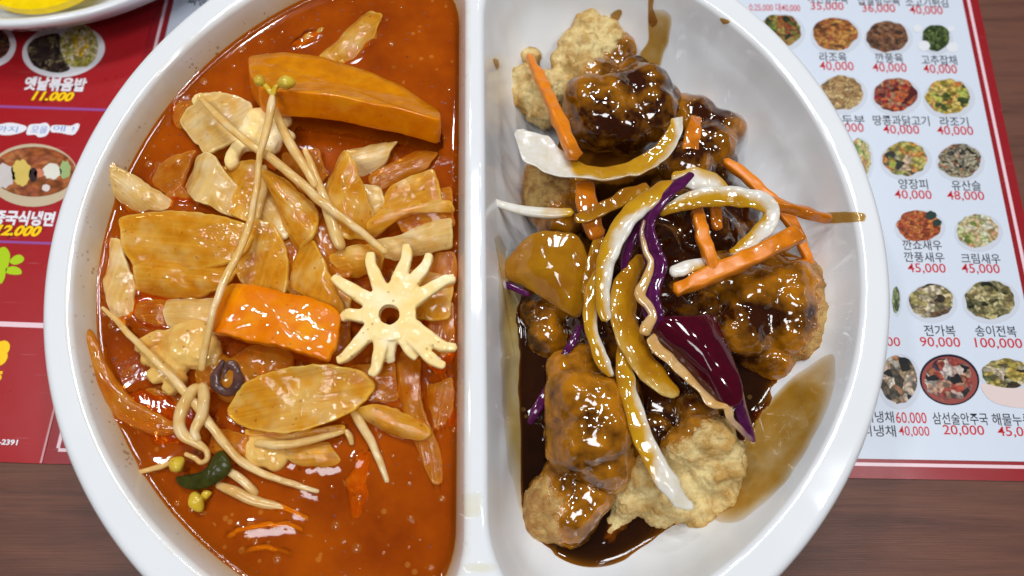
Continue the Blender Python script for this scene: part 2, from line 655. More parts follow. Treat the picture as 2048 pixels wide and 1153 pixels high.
def fuse(parts, voxel, smooth_iter=3):
    """union of closed shapes as one continuous skin"""
    V, F, b = [], [], 0
    for v, f in parts:
        V.append(v)
        F += [tuple(i + b for i in q) for q in f]
        b += len(v)
    V = np.vstack(V)
    me = bpy.data.meshes.new('tmp')
    me.from_pydata(V.tolist(), [], F)
    o = bpy.data.objects.new('tmp', me)
    COL.objects.link(o)
    md = o.modifiers.new('r', 'REMESH')
    md.mode = 'VOXEL'
    md.voxel_size = voxel
    if smooth_iter:
        ms = o.modifiers.new('s', 'SMOOTH')
        ms.iterations = smooth_iter
        ms.factor = 0.5
    dg = bpy.context.evaluated_depsgraph_get()
    e = o.evaluated_get(dg)
    em = e.to_mesh()
    n = len(em.vertices)
    co = np.empty(n * 3); em.vertices.foreach_get('co', co); co = co.reshape(-1, 3)
    no = np.empty(n * 3); em.vertices.foreach_get('normal', no); no = no.reshape(-1, 3)
    fs = [tuple(p.vertices) for p in em.polygons]
    e.to_mesh_clear()
    bpy.data.objects.remove(o)
    bpy.data.meshes.remove(me)
    return co, fs, no


# ------------------------------------------------------------------ the setting: table
M_wood = mat_wood('table_wood')
make('table', [(-420, -330, 0), (460, -330, 0), (460, 420, 0), (-420, 420, 0), (-420, -330, -25), (460, -330, -25), (460, 420, -25), (-420, 420, -25)],
     [(0, 1, 2, 3), (7, 6, 5, 4), (0, 4, 5, 1), (1, 5, 6, 2), (2, 6, 7, 3), (3, 7, 4, 0)], M_wood, kind='structure',
     label='brown wood-grain table top under the menu', origin=(0, 0, 0), smooth=False)

# ------------------------------------------------------------------ menu
MZ = 0.5
AL = math.radians(-2.2)
EX = np.array([math.cos(AL), math.sin(AL), 0]); EY = np.array([-math.sin(AL), math.cos(AL), 0])
MO = at(85, 924, MZ); MO[2] = 0
SH = 0.021


def mp(u, v, z=MZ, sheared=True):
    return MO + EX * u + EY * (v + (SH * u if sheared and u > 0 else 0)) + np.array([0, 0, z])


M_red = mat_laminate('menu_red', rgb(166, 20, 28))
M_red2 = mat_laminate('menu_border_red', rgb(150, 18, 28))
M_page = mat_laminate('menu_white', (0.66, 0.71, 0.80, 1), 0.03)
M_pink = mat_plain('menu_pale_line', rgb(238, 205, 212), 0.25)
M_lilac = mat_plain('menu_lilac_line', rgb(150, 80, 150), 0.25)
M_ink = mat_plain('menu_black_ink', rgb(20, 24, 40), 0.3)
M_price = mat_plain('menu_red_ink', rgb(200, 24, 40), 0.3)
M_yellow = mat_plain('menu_yellow_ink', rgb(255, 205, 0), 0.3)
M_lime = mat_plain('menu_lime_ink', rgb(175, 205, 10), 0.3)
M_wink = mat_plain('menu_white_ink', (0.82, 0.8, 0.84, 1), 0.3)
M_bink = mat_plain('menu_blue_ink', rgb(120, 150, 215), 0.3)
M_dkink = mat_plain('menu_outline_ink', rgb(95, 10, 20), 0.3)

menu = thing('menu_sheet', MO, 'laminated red and white menu sheet lying under the bowl', 'menu')


def quad(name, u0, v0, u1, v1, z, mat, n=12, sheared=True):
    """a flat sheet with a fine edge, laid on the one below"""
    us = np.linspace(u0, u1, n)
    V = [mp(u, v0, z, sheared) for u in us] + [mp(u, v1, z, sheared) for u in us]
    F = [(i, i + 1, n + i + 1, n + i) for i in range(n - 1)]
    return make(name, V, F, mat, parent=menu, smooth=False)


def panel(name, u0, v0, u1, v1, mat):
    us = np.linspace(u0, u1, 10)
    n = len(us)
    V = [mp(u, v0, MZ) for u in us] + [mp(u, v1, MZ) for u in us] + [mp(u, v0, 0.05) for u in us] + [mp(u, v1, 0.05) for u in us]
    F = [(i, i + 1, n + i + 1, n + i) for i in range(n - 1)] + [(2 * n + i, 2 * n + i + 1, i + 1, i) for i in range(n - 1)] + \
        [(n + i, n + i + 1, 3 * n + i + 1, 3 * n + i) for i in range(n - 1)]
    F += [(0, n, 3 * n, 2 * n), (n - 1, 3 * n - 1, 4 * n - 1, 2 * n - 1)]
    return make(name, V, F, mat, parent=menu, smooth=False)


p1 = panel('cover_page', -330, -0.6, 0.0, 300, M_red); p1['label'] = 'red page with dish photos and yellow prices'
p2 = panel('price_page', 0.15, -0.6, 335.8, 300, M_red2); p2['label'] = 'white page with red border and rows of priced dishes'
quad('white_field', 7.0, 5.6, 329.3, 290, MZ + 0.06, M_page)
quad('border_line', 4.2, 3.3, 333.0, 4.4, MZ + 0.06, M_pink)
quad('border_line', 331.2, 4.4, 332.4, 290, MZ + 0.06, M_pink)
quad('border_line', 3.4, 4.4, 4.6, 290, MZ + 0.06, M_pink)
quad('fold_line', -0.8, -0.4, -0.1, 20, MZ + 0.06, mat_plain('worn_fold', rgb(205, 150, 150), 0.6))
quad('divider_line', -330, 132.2, -1.0, 133.3, MZ + 0.06, M_lilac)
quad('divider_line', -330, 76.0, -1.0, 77.0, MZ + 0.06, M_lilac)
quad('divider_line', -330, 44.9, -1.0, 46.7, MZ + 0.06, M_pink)


GLYPHS = {}


def text(name, body, px, py, wpx, hpx, mat, z=0.12, slant=0.0, bold=0.0, outline=None, base_rot=None):
    """flat printed lettering centred on a place of the menu"""
    key = (body, slant, bold)
    if key not in GLYPHS:
        cu = bpy.data.curves.new('t', 'FONT')
        cu.body = body
        cu.size = 1.0
        cu.shear = slant
        cu.offset = bold
        cu.resolution_u = 3
        o = bpy.data.objects.new('t', cu)
        COL.objects.link(o)
        dg = bpy.context.evaluated_depsgraph_get()
        me = bpy.data.meshes.new_from_object(o.evaluated_get(dg))
        bpy.data.objects.remove(o)
        n = len(me.vertices)
        co = np.empty(n * 3); me.vertices.foreach_get('co', co); co = co.reshape(-1, 3)
        GLYPHS[key] = (co, [tuple(p.vertices) for p in me.polygons])
        bpy.data.meshes.remove(me)
    co, F = GLYPHS[key]
    if not len(co):
        return
    lo, hi = co[:, :2].min(0), co[:, :2].max(0)
    c = at(px, py, MZ)
    w = np.linalg.norm(at(px + wpx / 2, py, MZ) - at(px - wpx / 2, py, MZ))
    h = np.linalg.norm(at(px, py - hpx / 2, MZ) - at(px, py + hpx / 2, MZ))
    q = (co[:, :2] - (lo + hi) / 2) / (hi - lo)
    ex, ey = EX, EY
    if px > 1000:
        ex = EX + EY * SH
    V = c[None] + q[:, :1] * w * ex[None] + q[:, 1:] * h * ey[None]
    V[:, 2] = MZ + z
    return make(name, V, F, mat, parent=menu, smooth=False)


def px_poly(name, pts, mat, z, n=48, smooth=True, uvbox=True, parent=None):
    P = np.array([at(x, y, MZ + z) for x, y in pts])
    P = catmull(P, n, True) if smooth else P
    c = P.mean(0)
    V = np.vstack([P, c[None]])
    k = len(P)
    F = [(i, (i + 1) % k, k) for i in range(k)]
    if np.cross(P[0] - c, P[1] - c)[2] < 0:
        F = [f[::-1] for f in F]
    lo, hi = P.min(0), P.max(0)
    uv = (V[:, :2] - lo[:2]) / (hi - lo)[:2]
    return make(name, V, F, mat, parent=parent or menu, smooth=False, uv=uv)


def ellipse(cx, cy, rx, ry, rough=0.0, seed=0, rot=0.0, n=26, a0=0.0, a1=2 * math.pi):
    rr = random.Random(seed)
    out = []
    for i in range(n):
        a = a0 + (a1 - a0) * i / (n if a1 - a0 > 6.2 else n - 1)
        k = 1 + rough * rr.uniform(-1, 1)
        x, y = rx * k * math.cos(a), ry * k * math.sin(a)
        out.append((cx + x * math.cos(rot) - y * math.sin(rot), cy + x * math.sin(rot) + y * math.cos(rot)))
    return out


M_halo = mat_plain('printed_plate', (0.60, 0.63, 0.70, 1), 0.25)
M_halo2 = mat_plain('printed_plate_white', (0.76, 0.77, 0.80, 1), 0.25)
DISHES = [  # centre px, radii px, palette, cell scale
    (1560, 62, 42, 33, [(40, 50, 25), (120, 140, 60), (165, 90, 40), (190, 175, 90), (150, 75, 35)], 7),
    (1670, 68, 44, 33, [(110, 65, 35), (190, 110, 50), (215, 160, 80), (160, 80, 50), (205, 135, 60)], 8),
    (1775, 74, 42, 31, [(80, 55, 40), (125, 85, 62), (165, 120, 85), (110, 70, 55), (150, 95, 60)], 9),
    (1872, 76, 28, 26, [(35, 45, 20), (75, 95, 45), (120, 135, 75), (60, 80, 40)], 11),
    (1682, 186, 44, 34, [(140, 105, 60), (200, 165, 105), (225, 195, 140), (170, 125, 75)], 11),
    (1791, 190, 43, 33, [(90, 25, 25), (190, 45, 40), (215, 120, 60), (120, 40, 40), (200, 165, 120), (150, 30, 40)], 8),
    (1896, 194, 45, 35, [(70, 85, 40), (225, 185, 60), (235, 205, 120), (205, 110, 50), (190, 195, 90)], 8),
    (1718, 318, 24, 40, [(120, 140, 70), (215, 210, 150), (220, 150, 90), (150, 170, 90)], 7),
    (1810, 318, 45, 34, [(50, 50, 45), (215, 200, 110), (160, 165, 60), (215, 140, 60), (220, 215, 190), (90, 95, 40)], 6),
    (1919, 322, 42, 34, [(45, 45, 45), (200, 190, 160), (150, 140, 100), (215, 200, 170), (80, 80, 70), (190, 120, 80)], 12),
    (1838, 452, 44, 31, [(140, 60, 30), (205, 105, 50), (225, 140, 70), (170, 60, 40)], 9),
    (1955, 462, 42, 33, [(130, 145, 70), (230, 205, 165), (205, 150, 110), (195, 205, 130), (235, 225, 205)], 7),
    (1862, 603, 44, 34, [(60, 50, 40), (220, 200, 150), (235, 220, 185), (110, 80, 55), (190, 175, 110)], 6),
    (1980, 600, 50, 38, [(35, 45, 30), (195, 180, 120), (215, 200, 150), (95, 90, 55), (170, 150, 100)], 7),
    (1792, 600, 8, 26, [(60, 80, 50), (180, 190, 130), (110, 120, 80)], 5),
    (1797, 760, 38, 48, [(25, 25, 25), (200, 170, 130), (60, 55, 45), (235, 225, 205), (190, 130, 90)], 6),
    (2012, 748, 48, 30, [(60, 50, 35), (215, 195, 120), (225, 190, 90), (90, 110, 50), (225, 205, 175)], 6),
]
for i, (x, y, rx, ry, pal, s) in enumerate(DISHES):
    ph = px_poly('printed_dish_photo', ellipse(x + 2, y + 4, rx * 1.16, ry * 1.16, 0, i), M_halo, 0.10)
    px_poly('printed_food', ellipse(x, y, rx, ry, 0.055, i + 1), mat_print('dish_print', pal, s, 1.0, i * 0.7 + 0.3), 0.16, n=90, parent=None)
# the dark soup bowl print with its rim
px_poly('printed_dish_photo', ellipse(1899, 760, 60, 51, 0, 3, 0.15), mat_plain('printed_dark_rim', rgb(25, 22, 40), 0.25), 0.10)
px_poly('printed_food', ellipse(1899, 761, 56, 47, 0, 3, 0.15), mat_plain('printed_soup', rgb(150, 70, 60), 0.25), 0.16)
px_poly('printed_food', ellipse(1899, 760, 48, 42, 0.10, 3, 0.15), mat_print('dish_print', [(30, 25, 30), (225, 215, 205), (165, 100, 70), (215, 170, 140), (60, 50, 70), (185, 80, 60)], 6, 1, 5.5), 0.22, n=90)
# the white soup bowl print at the edge
px_poly('printed_bowl', [(1964, 768), (1970, 790), (1990, 806), (2020, 814), (2055, 816), (2085, 806), (2100, 768), (2060, 776), (2010, 776)],
        mat_plain('printed_white_bowl', rgb(225, 205, 200), 0.25), 0.20)
# mushroom-white caps on the green dish print, dark florets on the orange one
for x, y, r in ((1848, 92, 12), (1905, 95, 12), (1835, 57, 9), (1902, 58, 7)):
    px_poly('printed_dumpling', ellipse(x, y, r, r * 0.85, 0.03, x), M_halo2, 0.20)
for x, y, r in ((1862, 431, 11), (1874, 446, 9)):
    px_poly('printed_garnish', ellipse(x, y, r, r * 0.8, 0.12, x), mat_plain('printed_dark_green', rgb(25, 50, 40), 0.3), 0.20)

T = [  # words, centre px, width px, height px, ink
    ('소고기튀김', 1853, 5, 84, 20, 0), ('40,000', 1852, 22, 66, 19, 1), ('찹쌀탕수육', 1757, 2, 84, 20, 0), ('36,000', 1757, 18, 66, 19, 1),
    ('사천탕수육', 1655, -2, 80, 20, 0), ('35,000', 1654, 14, 66, 18, 1), ('소25,000 대40,000', 1548, 16, 104, 17, 1),
    ('라조육', 1666, 115, 54, 19, 0), ('40,000', 1673, 134, 68, 20, 1), ('깐풍육', 1778, 117, 56, 19, 0), ('40,000', 1779, 137, 68, 20, 1),
    ('고추잡채', 1878, 121, 70, 19, 0), ('40,000', 1880, 140, 67, 20, 1),
    ('마파두부', 1683, 240, 92, 19, 0), ('40,000', 1692, 257, 70, 20, 1), ('땅콩과닭고기', 1802, 242, 112, 20, 0), ('40,000', 1802, 261, 72, 20, 1),
    ('라조기', 1908, 244, 56, 19, 0), ('40,000', 1910, 263, 72, 20, 1),
    ('양장피', 1826, 369, 58, 20, 0), ('40,000', 1826, 391, 74, 20, 1), ('유산슬', 1932, 372, 58, 20, 0), ('48,000', 1931, 393, 74, 20, 1),
    ('깐쇼새우', 1844, 491, 78, 20, 0), ('깐풍새우', 1848, 515, 80, 20, 0), ('45,000', 1853, 538, 76, 21, 1),
    ('크림새우', 1961, 518, 78, 20, 0), ('45,000', 1961, 539, 76, 21, 1),
    ('전가복', 1879, 662, 62, 22, 0), ('90,000', 1880, 686, 80, 22, 1), ('송이전복', 1991, 663, 82, 22, 0), ('100,000', 1997, 688, 94, 22, 1),
    ('50,000', 1762, 685, 76, 21, 1),
    ('해파리냉채', 1737, 834, 100, 23, 0), ('60.000', 1822, 836, 61, 22, 1), ('오리냉채', 1745, 862, 92, 23, 0), ('40,000', 1828, 864, 61, 22, 1),
    ('삼선술안주국', 1920, 838, 110, 24, 0), ('20,000', 1927, 862, 82, 22, 1), ('해물누룽지', 2033, 840, 98, 24, 0), ('45,000', 2036, 865, 82, 22, 1),
]
for body, x, y, w, h, ink in T:
    text('printed_price' if ink else 'printed_dish_name', body, x, y, w, h, M_price if ink else M_ink, bold=0.006)
text('printed_dish_name', '짜장', 396, 2, 40, 20, M_ink, bold=0.01)

# cover page prints
px_poly('printed_dish_photo', ellipse(127, 102, 83, 53, 0, 1, -0.12), M_halo2, 0.10)
px_poly('printed_food', [(54, 100), (66, 80), (92, 70), (118, 68), (124, 90), (128, 118), (140, 138), (118, 146), (92, 142), (66, 130)],
        mat_print('dish_print', [(30, 26, 26), (52, 44, 40), (70, 60, 52), (40, 34, 32), (150, 140, 100)], 12, 1, 0.4), 0.16)
px_poly('printed_food', ellipse(158, 92, 38, 44, 0.03, 5), mat_print('dish_print', [(150, 140, 70), (215, 205, 120), (230, 220, 170), (190, 180, 60), (240, 230, 200)], 9, 1, 2.2), 0.20)
px_poly('printed_food', [(146, 78), (166, 74), (176, 92), (174, 112), (152, 112), (150, 96)], mat_print('dish_print', [(215, 165, 20), (240, 200, 20), (235, 225, 190)], 4, 1, 1.2), 0.24)
px_poly('printed_dish_photo', ellipse(-18, 90, 50, 45, 0, 1), M_halo2, 0.10)
px_poly('printed_food', ellipse(-22, 88, 42, 34, 0.03, 5), mat_print('dish_print', [(40, 26, 22), (75, 50, 40), (130, 70, 50), (90, 95, 50)], 7, 1, 3.2), 0.16)
px_poly('printed_dish_photo', ellipse(66, 351, 90, 63, 0, 1), mat_plain('printed_pale_bowl', rgb(200, 180, 150), 0.25), 0.10)
px_poly('printed_food', ellipse(68, 344, 84, 50, 0.0, 1), mat_print('dish_print', [(150, 80, 40), (175, 95, 50), (190, 120, 70), (160, 85, 55)], 5, 1, 4.1), 0.16)
for x, y, rx, ry, c in ((8, 352, 22, 24, (215, 205, 200)), (42, 346, 20, 26, (225, 195, 100)), (66, 350, 9, 14, (50, 35, 40)), (78, 347, 10, 9, (215, 130, 95)),
                        (104, 343, 18, 16, (235, 230, 215)), (130, 340, 11, 18, (165, 185, 120)), (92, 376, 8, 7, (230, 215, 210))):
    px_poly('printed_topping', ellipse(x, y, rx, ry, 0.10, x), mat_plain('printed_topping_ink', rgb(*c), 0.3, mottle=0.5), 0.22)
text('printed_dish_name', '옛날볶음밥', 111, 169, 124, 27, M_wink, bold=0.045)
text('printed_price', '11,000', 106, 195, 88, 24, M_dkink, z=0.10, slant=0.25, bold=0.09)
text('printed_price', '11,000', 106, 195, 84, 22, M_yellow, z=0.16, slant=0.25, bold=0.045)
text('printed_dish_name', '중국식냉면', 48, 437, 124, 29, M_wink, bold=0.045)
text('printed_price', '12,000', 37, 464, 96, 27, M_dkink, z=0.10, slant=0.25, bold=0.09)
text('printed_price', '12,000', 37, 464, 92, 25, M_yellow, z=0.16, slant=0.25, bold=0.045)
# blurred slogan above the noodle photo: white lozenges with faint blue strokes
for pts in ([(-30, 252), (0, 249), (22, 246), (50, 252), (52, 260), (38, 267), (14, 271), (-10, 268), (-30, 262)],
            [(60, 250), (80, 248), (92, 246), (100, 254), (99, 262), (92, 272), (78, 275), (70, 270), (54, 270), (54, 260)],
            [(104, 252), (125, 251), (142, 252), (155, 247), (159, 253), (150, 268), (140, 270), (120, 266), (102, 264)]):
    px_poly('printed_slogan', pts, M_wink, 0.10)
text('printed_slogan_letters', '까지', 14, 259, 44, 12, M_bink, z=0.16)
text('printed_slogan_letters', '모을', 79, 260, 32, 14, M_bink, z=0.16)
text('printed_slogan_letters', '에 !', 128, 258, 42, 11, M_bink, z=0.16)
# lime flower-shaped mark and yellow numerals
px_poly('printed_mark', [(-30, 520), (0, 497), (12, 496), (20, 510), (17, 530), (12, 545), (8, 560), (0, 568), (-20, 560)], M_lime, 0.10)
px_poly('printed_mark', [(19, 524), (28, 513), (40, 510), (48, 517), (44, 525), (30, 530)], M_lime, 0.10)
px_poly('printed_mark', [(12, 538), (26, 533), (40, 538), (43, 548), (30, 550), (14, 547)], M_lime, 0.10)
text('printed_numeral', '8', 2, 707, 32, 50, M_yellow, bold=0.09)
text('printed_numeral', '5', -6, 753, 22, 20, M_yellow, bold=0.09)
text('printed_phone_number', '-2391', 17, 885, 38, 11, M_wink, bold=0.03)

# ------------------------------------------------------------------ the divided bowl
R = 120.0
ER = 1.012
XD = 2.0              # centre line of the divider
HW = 3.3              # half its width at the top
RI = 111.3
BROT = math.radians(1.1)
CB, SB = math.cos(BROT), math.sin(BROT)


def brot(P):
    P = np.asarray(P, float)
    Q = P.copy()
    Q[..., 0] = P[..., 0] * CB - P[..., 1] * SB
    Q[..., 1] = (P[..., 0] * SB + P[..., 1] * CB) * ER
    return Q


INS_B = np.array([[0, 0], [2.3, 9], [5.5, 18], [9.5, 26], [14, 33], [20, 38.5], [26, 41.5], [32, 42]], float)     # divider side
INS_A = np.array([[0, 0], [2.6, 9], [7.5, 18], [14.5, 26], [22, 33], [29, 38.5], [36, 41.5], [42, 42]], float)    # round side


def ins_of(d):
    return np.interp(d, INS_A[:, 1], INS_A[:, 0]), np.interp(d, INS_B[:, 1], INS_B[:, 0])


def profile():
    """(inset on the round side, inset on the divider side, depth) from the flat rim down to the floor, with a rounded lip"""
    out = []
    for a in np.linspace(0, math.radians(72), 9):
        q = -2.2 + 2.2 * math.sin(a)
        out.append((q, q, 2.2 * (1 - math.cos(a))))
    out.append((1.15, 1.1, 4.6))
    CA, CBq = catmull(INS_A[1:], 34), catmull(INS_B[1:], 34)
    out += [(a[0], b[0], (a[1] + b[1]) / 2) for a, b in zip(CA, CBq)]
    return out


def level(side, ia, ib, phi, off=0.0):
    """polar loop of one compartment at given insets from its rim outline"""
    cx = side * 50.0 + XD
    ia, ib = ia + off, ib + off
    rc = (28.0 if side < 0 else 33.0) - np.maximum(0, ib) * 0.35
    dx, dy = np.cos(phi), np.sin(phi)
    lo, hi = np.zeros_like(phi), np.full_like(phi, 140.0)
    for _ in range(40):
        r = (lo + hi) / 2
        x, y = cx + dx * r, dy * r
        a = np.hypot(x, y * 1.03) - RI + ia
        b = HW - side * (x - XD) + ib
        u, v = np.maximum(a + rc, 0), np.maximum(b + rc, 0)
        f = np.minimum(-rc, np.maximum(a, b)) + np.hypot(u, v)
        ins = f < 0
        lo, hi = np.where(ins, r, lo), np.where(ins, hi, r)
    return np.stack([cx + dx * lo, dy * lo], 1)


def outer_half(side, phi):
    cx = side * 50.0 + XD
    dx, dy = np.cos(phi), np.sin(phi)
    RR = R - 2.6
    bq = cx * dx
    rc = -bq + np.sqrt(bq * bq - cx * cx + RR * RR)
    with np.errstate(divide='ignore', invalid='ignore'):
        rl = np.where(side * dx < -1e-6, (XD - cx) / dx, 1e9)
    r = np.minimum(rc, rl)
    return np.stack([cx + dx * r, dy * r], 1)


def phis(side, n=300):
    p = np.linspace(0, 2 * math.pi, n, endpoint=False)
    cx = side * 50.0 + XD
    yc = math.sqrt((R - 2.6) ** 2 - XD ** 2)
    p = np.concatenate([p, [math.atan2(yc, XD - cx) % (2 * math.pi), math.atan2(-yc, XD - cx) % (2 * math.pi)]])
    return np.sort(p)


def loft(rows, close=True):
    k, n = len(rows), len(rows[0])
    V = np.vstack(rows)
    F = []
    for i in range(k - 1):
        for j in range(n):
            a, b = i * n + j, i * n + (j + 1) % n
            F.append((a, b, b + n, a + n))
    if close:
        F.append(tuple((k - 1) * n + j for j in range(n)))
    return V, F


M_bowl = mat_melamine('white_melamine')
M_bowl_l = mat_melamine('white_melamine_broth_stained', 0.85)
M_bowl_r = mat_melamine('white_melamine_dimpled', 0.0, 0.62)
bowl = thing('divided_bowl', (0, 0, 0), 'large round white two-compartment bowl holding soup and fried pork', 'bowl')
COMP = {}
rimV, rimF, rb = [], [], 0
for side in (-1, 1):
    ph = phis(side)
    top = level(side, -2.2, -2.2, ph)
    out = outer_half(side, ph)
    rows = [np.c_[out * (1 - t) + top * t, np.full(len(ph), RIM_Z)] for t in (0, 0.15, 0.5, 0.85, 1.0)]
    v, f = loft(rows, False)
    rimV.append(v); rimF += [tuple(i + rb for i in q) for q in f]; rb += len(v)
    rows = []
    for k, (ia_, ib_, d_) in enumerate(profile()):
        L2 = level(side, ia_, ib_, ph)
        if d_ > 5 and side == 1:
            # hand-thrown waviness of the wall
            c2 = np.array([side * 50.0 + XD, 0])
            am = min(1.0, (d_ - 5) / 8) * 1.2 * (1 if d_ < 36 else 0.4)
            for q in range(len(L2)):
                dirv = (L2[q] - c2); rr = np.linalg.norm(dirv); dirv /= rr
                ang = ph[q]
                ww = noise.noise(Vector((math.cos(ang) * 6, math.sin(ang) * 6, d_ * 0.055 + side * 9)))
                ww += 0.5 * noise.noise(Vector((math.cos(ang) * 15, math.sin(ang) * 15, d_ * 0.09 + side * 4)))
                L2[q] = L2[q] - dirv * (am * (0.5 + ww))
        rows.append(np.c_[L2, np.full(len(ph), RIM_Z - d_)])
    v, f = loft(rows, True)
    v = brot(v)
    o = make('compartment', v, [q[::1] for q in f], M_bowl_l if side == -1 else M_bowl_r, parent=bowl)
    o['label'] = 'compartment full of red broth' if side == -1 else 'compartment with brown sauce and fried pork'
    ft = []
    for q in f:
        ft += [(q[0], q[k_], q[k_ + 1]) for k_ in range(1, len(q) - 1)]
    COMP[side] = BVHTree.FromPolygons(v.tolist(), ft, all_triangles=True, epsilon=0.01)
make('rim', brot(np.vstack(rimV)), rimF, M_bowl, parent=bowl)
rows = []
na = 260
aa = np.linspace(0, 2 * math.pi, na, endpoint=False)
prof_o = [(R - 2.6 + 2.6 * math.sin(a), RIM_Z - 2.6 * (1 - math.cos(a))) for a in np.linspace(0, math.pi / 2 * 0.95, 9)]
prof_o += [(R - 1.5, 44), (R - 4, 34), (R - 9, 22), (R - 19, 11), (R - 33, 5), (R - 36, 3.5), (R - 36.5, 0.75), (R - 40, 0.72), (R - 41, 3.5), (0.5, 5)]
for r_, z_ in prof_o:
    rows.append(brot(np.c_[np.cos(aa) * r_, np.sin(aa) * r_, np.full(na, z_)]))
v, f = loft(rows, True)
make('outer_wall', v, f, M_bowl, parent=bowl)


def liquid(name, side, depth, mat, label, cat, wave=0.10, seed=1, solids=(), fall=0.0):
    """liquid filling a compartment to a level: a surface that creeps up the wall and up whatever stands in it,
    carrying the measured depth of liquid below each of its points"""
    dg = bpy.context.evaluated_depsgraph_get()
    tv, tf, b = [], [], 0
    for o in solids:
        me = o.data
        n = len(me.vertices)
        co = np.empty(n * 3); me.vertices.foreach_get('co', co)
        org = o['_org'] if o.parent is None else o.parent['_org']
        tv += (co.reshape(-1, 3) / MM + np.array(org)).tolist()
        tf += [tuple(i + b for i in p.vertices) for p in me.polygons]
        b += n
    tree = BVHTree.FromPolygons(tv, tf) if tf else None
    ph = phis(side, 340)
    c2 = np.array([side * 50.0 + XD, 0])
    def depth_at(y):
        q = np.clip((y + 25.0) / 60.0, 0, 1)
        return depth + fall * q * q * (3 - 2 * q)

    edge = level(side, *ins_of(depth), ph, -0.45)
    for _ in range(12):
        edge = 0.5 * edge + 0.5 * level(side, *ins_of(depth_at(edge[:, 1])), ph, -0.45)
    ts = list(np.linspace(0.012, 0.955, 80)) + [0.965, 0.975, 0.983, 0.99, 0.995, 1.0]
    rows, dep = [], []
    for t in ts:
        L2 = c2 + (edge - c2) * t
        dist = (1 - t) * np.linalg.norm(edge - c2, axis=1)
        zl = RIM_Z - depth_at(L2[:, 1])
        z = zl + 0.9 * np.exp(-dist / 1.1) + wave * pn(np.c_[L2, np.zeros(len(L2))], 0.06, seed) * min(1, (1 - t) * 8)
        P = brot(np.c_[L2, z])
        dd = np.empty(len(P))
        for i, p in enumerate(P):
            hit = COMP[side].ray_cast(Vector((p[0], p[1], RIM_Z + 3)), Vector((0, 0, -1)))
            zb = hit[0].z if hit[0] is not None else zl[i]
            if tree is not None:
                h2 = tree.ray_cast(Vector((p[0], p[1], z[i] + 25.0)), Vector((0, 0, -1)))
                if h2[0] is not None and h2[0].z > zb:
                    zb = h2[0].z
                nr = tree.find_nearest(Vector(p), 2.2)
                if nr[0] is not None and nr[0].z > z[i] - 0.3:
                    P[i, 2] += 0.55 * math.exp(-nr[3] / 0.6)
            dd[i] = max(0.0, P[i, 2] - zb)
        rows.append(P)
        dep.append(dd)
    v, f = loft(rows, False)
    f.append(tuple(range(len(ph)))[::-1])
    f = [q[::-1] for q in f]
    a, b_, c_ = v[f[0][0]], v[f[0][1]], v[f[0][2]]
    if np.cross(b_ - a, c_ - a)[2] < 0:
        f = [q[::-1] for q in f]
    return make(name, v, f, mat, label=label, cat=cat, kind='stuff', sauce=np.concatenate(dep))


def solids_on(side):
    """everything edible that lies in one compartment"""
    out = []
    for o in bpy.data.objects:
        if o.type != 'MESH':
            continue
        r = o.parent or o
        if r.name.split('.')[0] in ('bean_sprout', 'onion_slice', 'onion_shred', 'carrot_slice', 'squid_piece', 'squid_sucker', 'green_onion_piece',
                                    'fried_pork_piece', 'onion_strip', 'onion_wedge', 'carrot_stick', 'cabbage_shred', 'red_cabbage_leaf',
                                    'red_cabbage_ribbon', 'red_cabbage_shred'):
            if (r['_org'][0] < XD) == (side < 0):
                out.append(o)
    return out


# ------------------------------------------------------------------ sauce films on the porcelain
def mat_film(name, tint, dense):
    """a thin sauce layer: tints what lies under it, glossy on top"""
    k = NT(name)
    c = k.coords()
    e = k.attr('sauce')
    q = k.math('MULTIPLY', k.ramp(k.noise(c, 0.10, 4), [(0.25, 0.55), (0.75, 1.15)]), e)
    tr = k.n('BsdfTransparent')
    k.set(tr.inputs[0], k.mix(k.math('MULTIPLY', q, 1.0, True), (1, 1, 1, 1), tint))
    p = k.bsdf(Base_Color=tuple(x * 0.45 for x in tint[:3]) + (1,), Roughness=0.1)
    mx = k.n('MixShader')
    k.t.links.new(k.math('MULTIPLY', q, dense, True), mx.inputs[0])
    k.t.links.new(tr.outputs[0], mx.inputs[1])
    k.t.links.new(p.outputs[0], mx.inputs[2])
    gl = k.n('BsdfGlossy')
    gl.inputs['Roughness'].default_value = 0.05
    fr = k.sheen(1.4)
    m2 = k.n('MixShader')
    k.t.links.new(fr, m2.inputs[0])
    k.t.links.new(mx.outputs[0], m2.inputs[1])
    k.t.links.new(gl.outputs[0], m2.inputs[2])
    k.t.links.new(m2.outputs[0], k.out.inputs[0])
    return k.m


